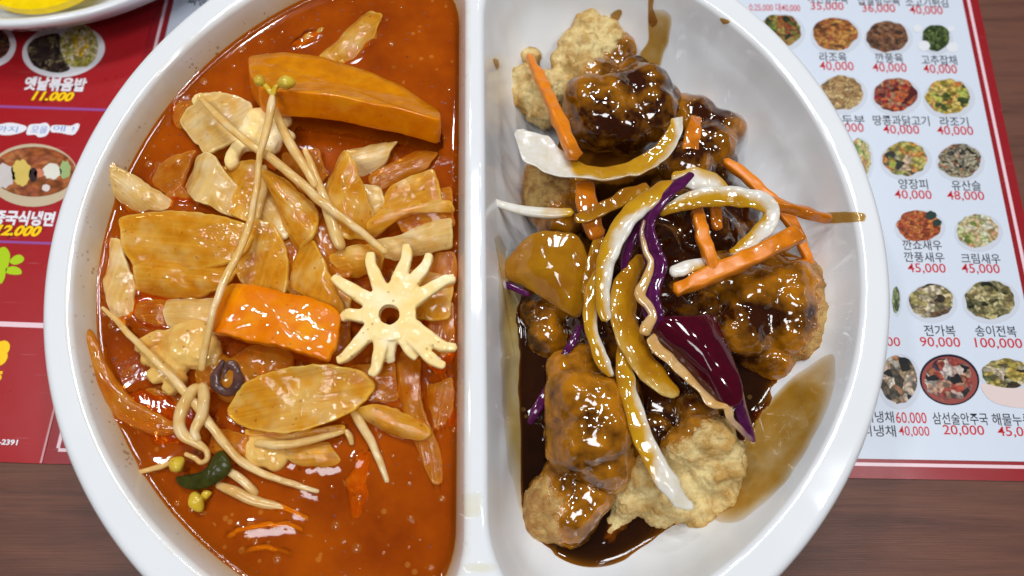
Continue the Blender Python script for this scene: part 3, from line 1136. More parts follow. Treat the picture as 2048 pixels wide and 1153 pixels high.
def film(name, outline, mat, label, thick=0.25, side=1, n=60, rings=10, soft=0.12, cat='sauce smear'):
    """a thin layer of sauce lying on the wall of the bowl, with real thickness"""
    O = catmull(np.array(outline, float), n, True)
    c = O.mean(0)
    sz = np.ptp(O, axis=0).min()
    O = c + (O - c) * (1 + 0.10 * pn(np.c_[O, np.zeros(n)], 2.2 / sz, 4) + 0.05 * pn(np.c_[O, np.zeros(n)], 6 / sz, 9))[:, None]
    V, A = [], []
    ts = np.linspace(0, 1, rings + 1)
    rows = []
    for t in ts:
        row = []
        for i in range(n if t > 0 else 1):
            q = c + (O[i] - c) * t
            d = ray(q[0], q[1])
            hit = COMP[side].ray_cast(Vector(CAM), Vector(d).normalized())
            if hit[0] is None:
                d2 = ray(q[0] + 0.9, q[1] + 0.7)
                hit = COMP[side].ray_cast(Vector(CAM), Vector(d2).normalized())
            if hit[0] is None:
                p = at(q[0], q[1], RIM_Z + 0.1); nn = np.array([0, 0, 1.0])
            else:
                p = np.array(hit[0]); nn = np.array(hit[1])
                if nn @ d > 0:
                    nn = -nn
            row.append(len(V))
            V.append(p + nn * (0.06 + thick * math.sqrt(max(0, 1 - t ** 4))))
            A.append(min(1.0, (1 - t) / soft + 0.25))
        rows.append(row if t > 0 else row * n)
    F = []
    for r in range(rings):
        a, b = rows[r], rows[r + 1]
        for i in range(n):
            j = (i + 1) % n
            F.append((a[i], b[i], b[j]) if r == 0 else (a[i], b[i], b[j], a[j]))
    A0 = np.array(V)
    nf = np.cross(A0[F[0][1]] - A0[F[0][0]], A0[F[0][2]] - A0[F[0][0]])
    if nf @ (A0[F[0][0]] - CAM) > 0:
        F = [q[::-1] for q in F]
    return make(name, V, F, mat, label=label, cat=cat, group='sauce smears on the bowl wall' if cat == 'sauce smear' else None, sauce=A)


M_film = mat_film('thin_sauce', (0.76, 0.50, 0.12, 1), 0.22)
M_film_d = mat_film('thin_sauce_drop', (0.72, 0.44, 0.10, 1), 0.3)
film('sauce_smear', [(1672, 700), (1668, 780), (1625, 880), (1570, 965), (1500, 1030), (1440, 1045), (1400, 990), (1450, 880), (1540, 800), (1600, 740)],
     M_film, 'broad tan film of sauce on the wall beside the lowest fried pork', soft=0.3)
film('sauce_smear', [(1296, 25), (1318, 20), (1342, 34), (1340, 70), (1325, 120), (1310, 150), (1280, 150), (1275, 115), (1296, 80)], M_film,
     'wide tan streak of sauce running down the wall above the pork', soft=0.3)
film('sauce_smear', [(1298, -20), (1310, -20), (1306, 20), (1316, 45), (1298, 50)], M_film_d, 'thin drip of sauce at the head of the wide streak')
film('sauce_smear', [(1220, 30), (1238, 18), (1244, 26), (1236, 42), (1224, 42)], M_film_d, 'small brown drop beside the topmost cream crust')
film('sauce_smear', [(986, 118), (996, 120), (998, 134), (992, 138)], M_film_d, 'tiny drop on the wall beside the divider')
film('sauce_smear', [(1440, 36), (1456, 40), (1460, 46), (1446, 48)], M_film_d, 'tiny orange drop high on the wall near the rim')
film('sauce_smear', [(1640, 428), (1690, 424), (1730, 428), (1728, 442), (1690, 446), (1640, 446)], M_film, 'tan streak on the wall at the end of a carrot stick')
film('sauce_smear', [(988, 470), (996, 520), (998, 650), (1008, 850), (1024, 960), (1056, 1050), (1080, 1000), (1080, 900), (1070, 760), (1050, 600), (1015, 500)],
     mat_film('very_thin_sauce', (0.90, 0.74, 0.38, 1), 0.08), 'long olive film along the foot of the divider', soft=0.6)

M_grease = mat_film('dried_grease', (0.985, 0.955, 0.86, 1), 0.0)
film('grease_spot', [(924, 988), (962, 986), (966, 1010), (958, 1034), (926, 1034), (918, 1010)], M_grease, 'pale yellow grease spot on top of the divider', thick=0.08, side=1, soft=0.5, cat='stain')
film('grease_spot', [(930, 1128), (985, 1126), (990, 1142), (935, 1146)], M_grease, 'faint yellow grease mark where the divider meets the near rim', thick=0.08, side=1, soft=0.6, cat='stain')

# ------------------------------------------------------------------ pickle dish at the corner
DC = at(108, -330, 22)
dish = thing('side_dish', (DC[0], DC[1], 0), 'small white dish of yellow pickle at the top corner', 'dish')
rows = []
edge_pt = at(100, 46, 22)
DR = float(np.linalg.norm((edge_pt - DC)[:2]))
for r_, z_ in [(DR - 30, 0.7), (DR - 22, 1.2), (DR - 6, 12), (DR - 1.2, 19), (DR, 21), (DR - 0.6, 22.4), (DR - 2.0, 22.6), (DR - 4.5, 21), (DR - 11, 12), (DR - 16, 7), (DR - 24, 5), (1, 5)]:
    rows.append(np.c_[DC[0] + np.cos(aa) * r_, DC[1] + np.sin(aa) * r_, np.full(na, z_)])
v, f = loft(rows, True)
make('dish_body', v, f, M_bowl, parent=dish)
M_pickle = mat_wet('yellow_pickle', rgb(238, 200, 0), rgb(250, 215, 10), sss=0.3, glitter=0.15)
for k, (off, a0) in enumerate(((0, 0.0), (-30, 0.25))):
    cc = np.array([DC[0] + 4 + off * 0.8, DC[1] - DR + 34 - off * 0.4, 13 + 3.2 * k])
    m = 40
    prof = []
    for i in range(m + 1):
        a = math.pi + a0 + math.pi * i / m
        prof.append((math.cos(a) * 25, math.sin(a) * 21))
    V = [cc + np.array([x, y, 0]) for x, y in prof] + [cc + np.array([x, y, 3.0]) for x, y in prof]
    n_ = m + 1
    F = [tuple(range(n_))[::-1], tuple(range(n_, 2 * n_))] + [(i, (i + 1) % n_, n_ + (i + 1) % n_, n_ + i) for i in range(n_)]
    make('pickled_radish_slice', V, F, M_pickle, smooth=False, cat='pickle', group='pickled radish slices in the side dish',
         label='bright yellow half-moon of pickled radish nearest the rim of the dish' if k == 0 else 'yellow pickled radish slice lying over another in the dish')

# ------------------------------------------------------------------ soup contents
M_on_y = mat_wet('cooked_onion_golden', rgb(247, 187, 62), rgb(232, 154, 20), rgb(250, 208, 116), clear=0.63, tint=(0.985, 0.79, 0.42, 1), fibre=0.16, speck=0.5, glitter=0.42)
M_on_p = mat_wet('cooked_onion_pale', rgb(250, 214, 142), rgb(240, 188, 92), rgb(252, 224, 170), clear=0.55, tint=(0.985, 0.88, 0.64, 1), fibre=0.16, speck=0.3, glitter=0.4)
M_on_o = mat_wet('cooked_onion_orange', rgb(214, 128, 14), rgb(222, 150, 40), rgb(196, 100, 2), clear=0.70, tint=(0.96, 0.66, 0.28, 1), fibre=0.16, speck=0.4, glitter=0.38)
M_carrot = mat_wet('cooked_carrot', rgb(232, 130, 0), rgb(222, 112, 0), rgb(238, 146, 6), sss=0.08, glitter=0.12, speck=0.3, rough=0.2)
M_carrot_t = mat_wet('carrot_broth_film', rgb(214, 130, 4), rgb(196, 114, 4), rgb(220, 142, 8), sss=0.05, glitter=0.2, rough=0.12)
M_squid = mat_wet('cooked_squid', rgb(252, 226, 164), rgb(248, 212, 132), rgb(254, 234, 186), glitter=0.3, speck=0.45, rough=0.35, coat=0.35)
M_squid_o = mat_wet('cooked_squid_in_broth', rgb(222, 172, 88), rgb(232, 192, 108), rgb(208, 146, 60), sss=0.1, glitter=0.4, speck=0.6, rough=0.22)
M_sprout = mat_wet('bean_sprout_stem', rgb(248, 212, 140), rgb(232, 182, 96), rgb(250, 222, 170), clear=0.42, tint=(0.985, 0.90, 0.68, 1), glitter=0.18, rough=0.2)
M_bean = mat_wet('bean_sprout_head', rgb(208, 168, 36), rgb(216, 184, 66), rgb(186, 146, 34), sss=0.25, glitter=0.2, speck=0.4)
M_leaf = mat_wet('green_onion_leaf', rgb(48, 48, 12), rgb(66, 66, 22), glitter=0.4, coat=0.4)
M_dark = mat_wet('squid_skin', rgb(104, 70, 60), rgb(66, 42, 42), sss=0.1, glitter=0.5)
GON = 'onion slices in the broth'


def onion(label, outline, thick=2.6, axis=0, bend=0.0, dome=0.0, mat=None, wob=1.5, seed=0, t0=0.955, smooth=False, soften=3, ripple=0.0, group=GON):
    thick *= 0.55
    bend *= (2.1, 1.2, 2.6, -1.3, 1.8)[seed % 5]
    V, F, uv, tt = slab(outline, thick, axis=axis, bend=bend, dome=dome, wob=wob, seed=seed, t0=t0, smooth=smooth, soften=max(soften, 6), ripple=ripple, n=96, rag=0.9)
    return make('onion_slice', V, F, mat or M_on_y, label=label, cat='onion', group=group, uv=uv, sauce=tt)


SQ = dict(smooth=False, soften=3)
onion('broad golden onion layer near the bowl wall, topmost of its stack',
      [(231, 432, 47), (300, 421, 49), (400, 422, 50), (492, 444, 50), (515, 462, 49), (498, 508, 49), (440, 535, 48), (330, 545, 47), (268, 548, 46), (248, 500, 46)], 3.0, -8, 3.0, 0.5, seed=1, **SQ)
onion('golden onion layer peeking out under the broad one beside the wall',
      [(262, 530, 45), (350, 520, 46), (450, 515, 47), (480, 540, 47), (448, 580, 46), (400, 590, 45), (330, 600, 45), (270, 594, 44)], 3.0, -6, 1.8, 0.6, seed=2, **SQ)
onion('pointed golden onion slice right above the thick carrot chunk',
      [(505, 438, 50), (545, 440, 50), (572, 492, 50), (580, 575, 49), (560, 600, 49), (505, 585, 48), (470, 555, 47), (480, 490, 48)], 2.8, 75, 2.2, 0.8, seed=3)
onion('tapered amber onion slice between carrot chunk and squid flower',
      [(600, 492, 49), (628, 480, 50), (655, 530, 50), (684, 610, 49), (680, 640, 48), (620, 600, 47), (580, 575, 47), (580, 525, 48)], 2.8, 65, 1.8, 0.5, seed=4)
onion('pale pinkish onion layer below the square onion piece',
      [(388, 305, 49), (425, 305, 49), (476, 372, 49), (480, 425, 48), (455, 430, 48), (395, 405, 47), (358, 372, 46), (372, 335, 47)], 2.8, 70, 2.0, 0.8, M_on_p, seed=5)
onion('amber onion layer half sunk beside the pale pinkish one',
      [(312, 330, 44), (350, 308, 46), (395, 298, 47), (372, 340, 46), (358, 375, 45), (395, 412, 44), (340, 400, 43), (300, 370, 43)], 2.4, 40, 1.2, 0.4, M_on_o, seed=6)
onion('translucent onion slice leaning on the bowl wall with a thin tail',
      [(212, 330, 48), (232, 332, 48), (262, 348, 47), (320, 385, 45), (358, 410, 43), (330, 422, 43), (250, 424, 44), (228, 390, 46)], 2.0, -40, 1.2, 0.3, M_on_p, seed=7)
onion('square tan onion piece beside the uppermost squid',
      [(356, 242, 46), (410, 188, 49), (478, 188, 51), (500, 205, 51), (502, 250, 50), (470, 285, 48), (412, 318, 46), (385, 285, 46)], 2.8, 30, 1.6, 0.4, M_on_p, seed=8, **SQ)
onion('ragged onion scrap sunk beside the square tan piece',
      [(340, 205, 43.5), (385, 200, 45), (400, 230, 45), (372, 262, 44), (345, 250, 43)], 2.0, 40, 0.6, 0, M_on_o, seed=9)
onion('slim pale onion slice under the crossing sprouts in the middle',
      [(520, 340, 50), (560, 348, 51), (610, 390, 51), (640, 440, 51), (632, 480, 50), (590, 505, 49), (572, 470, 49), (552, 400, 49)], 2.8, -50, 1.8, 0.8, M_on_y, seed=10)
onion('tan onion layer behind the falling sprout stem',
      [(480, 390, 47), (530, 370, 48), (580, 420, 48), (590, 460, 48), (560, 490, 47), (510, 450, 46), (485, 430, 46)], 2.4, -50, 1.2, 0.5, M_on_p, seed=11)
onion('yellow onion slice with a peaked top below the long carrot',
      [(640, 375, 50), (690, 298, 52), (716, 330, 52), (744, 420, 51), (738, 470, 49), (690, 480, 49), (652, 440, 49)], 2.8, 75, 2.4, 0.8, seed=12, **SQ)
onion('square golden onion piece near the divider under the long carrot',
      [(772, 378, 48), (868, 334, 50), (880, 365, 50), (886, 405, 49), (830, 408, 48), (745, 430, 47)], 2.6, 20, 1.2, 0.4, seed=13, **SQ)
onion('curved golden onion band arching over the pale square end near the divider',
      [(728, 452, 49), (760, 420, 50), (830, 398, 51), (905, 400, 50), (908, 425, 49), (840, 425, 50), (775, 448, 49), (745, 478, 48)], 2.8, 15, 1.6, 0.6, seed=14)
onion('pale onion slice with a square pinkish end touching the divider',
      [(745, 480, 48), (800, 468, 50), (850, 446, 51), (904, 430, 51), (906, 494, 50), (850, 508, 49), (790, 520, 48), (752, 515, 47)], 3.0, 15, 1.2, 0.3, M_on_p, seed=15, **SQ)
onion('glossy onion slice tucked above the squid flower',
      [(655, 512, 48), (700, 494, 50), (745, 486, 50), (770, 510, 49), (760, 545, 47), (715, 560, 46), (680, 552, 46)], 2.8, 15, 2.0, 0.4, seed=16)
onion('sunken onion layer between squid flower and divider',
      [(870, 505, 46), (910, 500, 46), (912, 560, 46), (880, 620, 45), (840, 610, 44), (850, 550, 45)], 2.4, 80, 1.0, 0, M_on_o, seed=17)
onion('large fan-shaped golden onion slice below the thick carrot chunk',
      [(441, 822, 47), (490, 765, 49), (560, 738, 50), (660, 728, 51), (722, 736, 51), (754, 770, 50), (720, 815, 49), (650, 855, 48), (570, 868, 47), (480, 856, 46)], 2.8, 12, 2.6, 1.0, seed=18)
onion('thin onion layer showing under the fan-shaped slice',
      [(480, 858, 44.5), (570, 868, 45), (650, 855, 46), (694, 848, 46), (692, 866, 45), (620, 882, 44.5), (540, 890, 44), (490, 880, 43.5)], 2.0, 5, 0.8, 0.2, seed=19)
onion('onion crescent crossing over the drooping one near the divider',
      [(702, 818, 46), (745, 808, 47), (810, 830, 47), (850, 850, 47), (868, 872, 46), (850, 884, 45), (790, 875, 45), (735, 848, 45)], 2.4, -25, 1.4, 0.4, seed=20)
onion('long drooping onion strip hanging below the squid flower',
      [(800, 700, 45), (842, 690, 45), (838, 770, 46), (850, 830, 46), (880, 900, 45), (888, 975, 43.4), (868, 975, 43), (830, 890, 44), (795, 800, 45), (788, 745, 45)], 2.2, 100, 1.4, 0.3, M_on_o, seed=21)
V, F, uv, _ = strip([(158, 655, 46.5), (178, 700, 46), (205, 765, 45), (250, 820, 44.4), (310, 850, 44), (370, 862, 43.2)], [3.5, 6.0, 7.0, 7.0, 6.0, 3.0], [1.4, 1.8, 2.0, 2.0, 1.8, 1.2], n=60, m=22, cup=0.9, roll=-14, wob=0.6, expo=3)
make('onion_slice', V, F, M_on_o, label='long tan onion layer lying along the bowl wall at lower left', cat='onion', group=GON, uv=uv)
onion('sunken brown onion layer under the twisted sprout',
      [(250, 790, 43), (300, 775, 43.6), (370, 800, 43.8), (400, 840, 43.4), (380, 900, 42.4), (320, 890, 42), (270, 850, 42)], 2.0, -30, 0.8, 0.3, M_on_o, seed=23)
onion('submerged onion sliver below the top edge of the broth',
      [(635, 118, 43.5), (690, 60, 44.3), (735, 18, 44), (770, 26, 43.5), (755, 65, 43.6), (716, 112, 43.6), (680, 140, 43)], 2.0, 50, 1.0, 0.6, M_on_y, seed=24)
onion('dim submerged onion curve left of the top sliver',
      [(575, 95, 41.5), (615, 60, 42.4), (650, 58, 42.4), (640, 82, 42.2), (600, 110, 41)], 2.0, 30, 0.8, 0.4, M_on_y, seed=25)
onion('brown glossy onion curl under the end of the long carrot',
      [(732, 355, 45), (780, 325, 46), (830, 300, 45), (880, 305, 44), (850, 340, 45), (790, 365, 45), (750, 385, 44)], 2.4, 25, 1.2, 0.6, M_on_o, seed=26)
onion('mauve onion layer in shade under the long carrot',
      [(690, 300, 46), (740, 285, 46), (800, 285, 46), (770, 320, 46), (720, 355, 45), (700, 335, 45)], 2.2, 20, 1.2, 0.4, M_on_p, seed=27)
onion('submerged tan onion slab in the open broth near the divider',
      [(690, 960, 42.6), (720, 900, 43.4), (745, 905, 43.3), (740, 980, 42.6), (728, 1040, 42), (700, 1050, 41.8)], 1.8, 80, 0.8, 0.2, M_on_y, seed=28)
onion('sunken onion layer left of the scored squid chunk',
      [(262, 590, 43), (340, 600, 44), (400, 620, 44), (380, 660, 43.6), (300, 660, 42.8), (255, 630, 42.4)], 2.2, 0, 1.0, 0.4, M_on_o, seed=29)
onion('amber onion layer in shade left of the squid flower',
      [(640, 620, 45), (700, 620, 45), (700, 690, 45), (690, 720, 44), (640, 700, 44)], 2.2, 60, 0.8, 0.4, M_on_o, seed=30)
onion('rust-coloured onion flap right under the twisted onion rings at mid right',
      [(840, 640, 43.5), (905, 600, 44), (912, 700, 43.5), (880, 760, 43), (840, 720, 43)], 2.0, 80, 1, 0.3, M_on_o, seed=31)
onion('flat onion layer bridging under the sprouts in the middle',
      [(580, 420, 46), (660, 430, 47), (740, 480, 47), (700, 560, 46), (620, 560, 46), (560, 500, 46)], 2.4, -40, 1.2, 0.4, M_on_o, seed=32)
FILL = [
    ('low onion layer between the two upper sprouts', [(560, 300, 46), (640, 296, 46), (655, 350, 46), (610, 390, 45), (565, 350, 45)], 40, M_on_o),
    ('onion layer under the peaked yellow slice, toward the divider', [(690, 360, 47), (765, 378, 47), (770, 430, 46), (715, 480, 46), (690, 430, 46)], 60, M_on_p),
    ('deep onion layer beneath the pointed golden slice', [(470, 470, 45), (585, 460, 46), (610, 560, 46), (520, 590, 45)], 20, M_on_o),
    ('deep onion layer beneath the carrot chunk corner', [(560, 560, 46), (700, 560, 46), (700, 650, 46), (600, 620, 46)], 0, M_on_y),
    ('pinkish onion rim sunk against the wall beside the broad stack', [(214, 470, 43.6), (240, 480, 44.6), (268, 560, 44.4), (262, 640, 43.8), (232, 660, 43.2), (210, 580, 43)], 80, M_on_p),
    ('rosy onion layer below the broad stack', [(330, 598, 45), (430, 592, 46), (425, 660, 46), (335, 655, 44.6)], 0, M_on_p),
    ('onion scrap between fan-shaped slice and squid flower', [(690, 735, 46), (790, 725, 46), (795, 800, 45), (735, 805, 45)], 30, M_on_o),
    ('onion scrap under the twisted sprout and fan-shaped slice', [(425, 850, 44.4), (500, 870, 44.6), (490, 935, 43.6), (420, 905, 43.4)], 10, M_on_o),
    ('onion layer shaded by the squid arms near the divider', [(790, 540, 46), (905, 545, 46), (900, 640, 46), (820, 640, 46)], 60, M_on_y),
    ('drowned onion corner beside the divider below the squid flower', [(845, 770, 43.6), (905, 755, 44.2), (908, 850, 43.6), (870, 865, 43)], 80, M_on_o),
    ('drowned amber onion layer below the flat pale sprout', [(560, 895, 43.2), (660, 882, 43.8), (690, 930, 43.2), (600, 950, 42.2)], 0, M_on_y),
    ('onion layer under the square golden piece near the divider', [(780, 400, 47), (905, 370, 47), (908, 450, 47), (800, 470, 47)], 20, M_on_o),
    ('onion layer under the falling sprout beside the pale pinkish one', [(430, 330, 46), (520, 320, 47), (545, 400, 47), (500, 450, 46), (450, 430, 46)], 70, M_on_y),
]
for i, (lb, ol, ax_, mt) in enumerate(FILL):
    onion(lb, ol, 2.4, ax_, 1.2, 0.5, mt, seed=50 + i)
V, F, uv, _ = strip([(208, 258, 50.5), (212, 290, 50), (216, 320, 49), (232, 345, 48)], [1.2, 2.0, 2.6, 2.4], [0.5, 0.8, 1.0, 1.0], wob=0.2)
make('onion_shred', V, F, M_on_p, label='thin onion shred stuck upright on the bowl wall', cat='onion', uv=uv)

# carrots
def carrot(label, outline, thick, top=True, **kw):
    V, F, uv, tt = slab(outline, thick, smooth=False, soften=2, t0=0.975, n=120, **kw)
    P = np.array([V[list(f)].mean(0) for f in F])
    fn = []
    for f in F:
        a, b, c = V[f[0]], V[f[1]], V[f[2]]
        q = np.cross(b - a, c - a)
        fn.append(q / (np.linalg.norm(q) + 1e-9))
    tm = np.array([max(tt[i] for i in f) for f in F])
    fm = np.where((tm <= 0.98) & (np.array(fn)[:, 2] > 0.3), 0 if top else 1, 1)
    return make('carrot_slice', V, F, [M_carrot_t, M_carrot], label=label, cat='carrot', group='carrot slices in the broth', uv=uv, fmat=fm)


carrot('long flat carrot slab with bright cut edge near the top of the soup',
       [(493, 110, 49), (560, 104, 49), (640, 112, 49), (735, 142, 49), (810, 175, 50), (862, 210, 51), (884, 226, 53), (884, 244, 56), (800, 218, 58), (680, 194, 58.5), (580, 184, 58.5), (520, 178, 58.5), (496, 146, 54)], 8.5, axis=-15, wob=0.5)
carrot('thick carrot chunk in the middle of the soup beside the squid flower',
       [(440, 572, 52), (470, 566, 52), (520, 572, 52), (610, 595, 52), (664, 612, 52), (684, 634, 52.5), (676, 690, 54.5), (660, 724, 55), (600, 702, 55), (520, 682, 54.5), (424, 660, 53.5), (428, 610, 52.5)], 2.2, top=False, axis=-12, dome=0.8, wob=1.2, seed=4, rag=1.2)

# squid flower
ARMS = [((664, 553), 1, -2), ((742, 503), 1.5, -8), ((812, 487), 2.0, 9), ((860, 507), 1.5, 8), ((912, 556), 1.0, -6), ((916, 696), -0.5, 12), ((893, 734), -1, 10),
        ((836, 716), -1.5, 6), ((783, 726), -3.0, 4), ((742, 754), -1.5, -6), ((672, 724), -1.0, -6), ((682, 640), -1.0, 8)]
SC_ = (778, 629)
parts = []
zt = 54.0
ring = []
for i in range(40):
    a = 2 * math.pi * i / 40
    ring.append((SC_[0] + math.cos(a) * 54, SC_[1] + math.sin(a) * 52, zt))
RP = np.array([at(*p) for p in ring]); cc = RP.mean(0)
HP = cc + (RP - cc) * 0.37
th_ = np.array([0, 0, 2.8])
V = np.vstack([RP, HP, RP - th_, HP - th_])
n = 40
F = []
for i in range(n):
    j = (i + 1) % n
    F += [(i, j, n + j, n + i), (2 * n + j, 2 * n + i, 3 * n + i, 3 * n + j), (i, 2 * n + i, 2 * n + j, j), (n + i, n + j, 3 * n + j, 3 * n + i)]
parts.append((V, F))
for (tx, ty), dz, curl in ARMS:
    dx, dy = tx - SC_[0], ty - SC_[1]
    L = math.hypot(dx, dy)
    ux, uy = dx / L, dy / L
    nx, ny = -uy, ux
    pts = [(SC_[0] + ux * 36, SC_[1] + uy * 36, zt - 1.45), (SC_[0] + ux * (36 + (L - 36) * 0.4) + nx * curl * 0.5, SC_[1] + uy * (36 + (L - 36) * 0.4) + ny * curl * 0.5, zt - 1.4 + dz * 0.3),
           (SC_[0] + ux * (36 + (L - 36) * 0.75) + nx * curl * 0.9, SC_[1] + uy * (36 + (L - 36) * 0.75) + ny * curl * 0.9, zt - 1.7 + dz * 0.7),
           (tx, ty, zt - 2.2 + dz)]
    v, f, _, _ = strip(pts, [5.2, 3.9, 3.1, 2.2], [2.8, 2.8, 2.6, 2.0], n=20, m=14, expo=5.5, end=0.08)
    parts.append((v, f))
co, fs, no = fuse(parts, 0.36, 2)
co = co + no * (0.3 * pn(co, 0.35, 3))[:, None]
make('squid_piece', co, fs, M_squid, label='flower-shaped squid ring with many cut arms and a round hole', cat='squid', group='squid pieces in the broth')


def blob_squid(label, blobs, mat=None, voxel=0.5, amp=0.35, seed=1, sticks=()):
    parts = [sphere(at(x, y, z), r, sz) for x, y, z, r, sz in blobs]
    for pts, w, h in sticks:
        v, f, _, _ = strip(pts, w, h, n=18, m=12, expo=3.2)
        parts.append((v, f))
    co, fs, no = fuse(parts, voxel, 3)
    co = co + no * (amp * pn(co, 0.3, seed) + amp * 0.5 * pn(co, 0.9, seed))[:, None]
    return make('squid_piece', co, fs, mat or M_squid, label=label, cat='squid', group='squid pieces in the broth')


blob_squid('knobbly pale squid piece under the crossed sprouts near the top carrot',
           [(520, 250, 47, 6, .7), (500, 275, 47, 5, .7), (548, 232, 47, 5, .7), (535, 285, 46, 5, .7)],
           sticks=[([(500, 280, 48), (475, 300, 48), (464, 322, 48), (474, 338, 47)], 4.2, 4.0), ([(540, 240, 48), (566, 240, 48), (582, 250, 47)], 4.0, 3.6),
                   ([(545, 265, 47), (575, 272, 47), (586, 285, 46)], 3.6, 3.4), ([(450, 190, 48), (425, 200, 48), (400, 198, 47), (388, 212, 46)], 3.2, 3.0)], seed=2)
blob_squid('scored squid chunk with square notches near the left sprout',
           [(370, 690, 46, 7, .6), (400, 700, 46, 6, .6), (345, 720, 45, 6, .6), (390, 670, 46, 5, .6)], M_squid_o,
           sticks=[([(360, 680, 47), (320, 675, 47), (290, 690, 46.5), (272, 700, 46)], 4.2, 3.6), ([(350, 710, 46), (320, 712, 46), (282, 722, 45.5)], 4.6, 4.0),
                   ([(350, 730, 46), (318, 748, 46), (300, 762, 45.5)], 5.0, 4.0), ([(365, 745, 46), (350, 770, 45.5), (330, 786, 45)], 4.6, 4.0),
                   ([(400, 680, 46), (425, 700, 46), (420, 740, 45)], 5, 4)], seed=5)
blob_squid('pale yellow squid bit below the fan-shaped onion',
           [(520, 905, 43.5, 4.5, .6), (550, 915, 43, 4, .6), (500, 895, 43.5, 3, .7), (540, 895, 43.5, 3.4, .6)], M_squid_o, seed=8)
blob_squid('brown squid body behind the dark sucker',
           [(430, 745, 44, 6, .5), (470, 760, 44, 7, .5), (510, 735, 44, 7, .5), (550, 725, 44, 6, .5)], M_on_o, seed=9, voxel=0.6)
co = []
pts = [(444, 722, 46), (434, 745, 47), (440, 775, 47), (458, 786, 47), (474, 772, 47.5), (476, 745, 47), (462, 730, 47.2), (452, 742, 47), (454, 760, 46.4)]
v, f, uv, _ = strip(pts, [1.5, 2.4, 3.0, 3.0, 3.0, 2.6, 2.4, 2.0, 1.2], [2, 2.6, 3, 3, 3, 2.6, 2.4, 2, 1.2], n=60, m=14, wob=1.1)
make('squid_sucker', v, f, M_dark, label='dark purple curled squid tentacle tip beside the fan-shaped onion', cat='squid', uv=uv)


# bean sprouts
def sprout(label, pts, w, heads=(), mat=None, tip=0.6, wob=0.25, seed=0):
    ww = [w * tip] + [w] * (len(pts) - 2) + [w * tip] if not hasattr(w, '__len__') else w
    ww = [x * 0.76 for x in ww]
    V, F, uv, _ = strip(pts, ww, [x * 0.9 for x in ww], n=max(40, 12 * len(pts)), m=14, wob=wob, seed=seed, end=0.5)
    if not heads:
        return make('bean_sprout', V, F, mat or M_sprout, label=label, cat='bean sprout', group='bean sprouts in the broth', uv=uv)
    org = V.mean(0); org[2] = V[:, 2].min()
    t = thing('bean_sprout', org, label, 'bean sprout', 'bean sprouts in the broth')
    make('stem', V, F, mat or M_sprout, parent=t, uv=uv)
    for hp in heads:
        v, f, u2, _ = strip(hp[0], hp[1], hp[2], n=22, m=16, end=0.9, wob=0.15, seed=seed + 3)
        make('seed_leaf', v, f, M_bean, parent=t, uv=u2)
    return t


sprout('long sprout with twin yellow heads falling from the top carrot down the middle',
       [(546, 188, 61), (542, 215, 61), (533, 260, 60), (520, 310, 59), (512, 380, 57), (500, 445, 56), (478, 505, 55.5), (450, 560, 56.5), (428, 620, 57), (412, 690, 53), (402, 745, 50)],
       [2.0, 3.2, 3.0, 2.4, 2.2, 2.6, 2.8, 2.8, 2.4, 2.6, 2.6],
       heads=[([(510, 157, 62), (520, 163, 62.4), (530, 170, 62)], [3.2, 4.0, 2.6], [3.0, 3.4, 2.4]), ([(556, 172, 62), (570, 166, 62.6), (592, 166, 62)], [3.0, 4.4, 3.8], [3, 3.8, 3.2]),
              ([(526, 168, 61.8), (536, 178, 61.6), (545, 192, 61.2)], [1.6, 1.6, 1.8], [1.4, 1.4, 1.4]), ([(558, 170, 61.8), (550, 178, 61.6), (546, 194, 61.2)], [1.8, 1.5, 1.8], [1.4, 1.4, 1.4])], seed=1)
sprout('thick pale sprout slanting from the square onion to the squid flower',
       [(402, 198, 53), (440, 238, 55.5), (495, 285, 56), (545, 320, 55.5), (600, 365, 54.5), (650, 410, 54), (710, 455, 53.5), (775, 508, 53.5)], [2.2, 3.0, 3.4, 3.6, 3.6, 3.6, 3.2, 3.0], seed=2)
sprout('short pale sprout beside the twin heads slanting to the yellow onion',
       [(548, 215, 55), (566, 260, 54.5), (590, 305, 54), (616, 345, 53.5), (634, 378, 53)], [3.0, 3.6, 3.8, 3.6, 3.0], seed=3)
sprout('sprout dropping behind the thick pale one toward the middle',
       [(608, 296, 52), (622, 330, 53), (640, 375, 52.5), (655, 420, 51.5), (672, 470, 51), (684, 500, 50)], [2.0, 3.0, 3.4, 4.6, 5.0, 4.0], seed=4)
sprout('thin sprout from the bowl wall across the scored squid to the broth',
       [(203, 614, 47.5), (232, 640, 48), (262, 672, 49), (300, 710, 50), (350, 762, 50), (395, 815, 49), (430, 862, 47.5), (470, 912, 46), (520, 945, 44.6), (585, 968, 43.8), (640, 985, 42.8)],
       [1.2, 2.0, 2.4, 2.6, 3.0, 3.2, 3.2, 3.0, 2.6, 2.4, 1.6], seed=5)
sprout('short sprout pair end sunk beside the green leaf',
       [(432, 968, 43.4), (470, 985, 43.6), (520, 1006, 43), (560, 1014, 42.4), (600, 1030, 42), (630, 1050, 41)], [2.6, 3.8, 3.6, 3.0, 2.8, 2.0], seed=6)
sprout('second pale sprout end just above the sunk one by the leaf',
       [(440, 935, 44), (470, 950, 44.6), (500, 975, 44), (515, 990, 43)], [2.4, 3.2, 3.0, 2.2], seed=16)
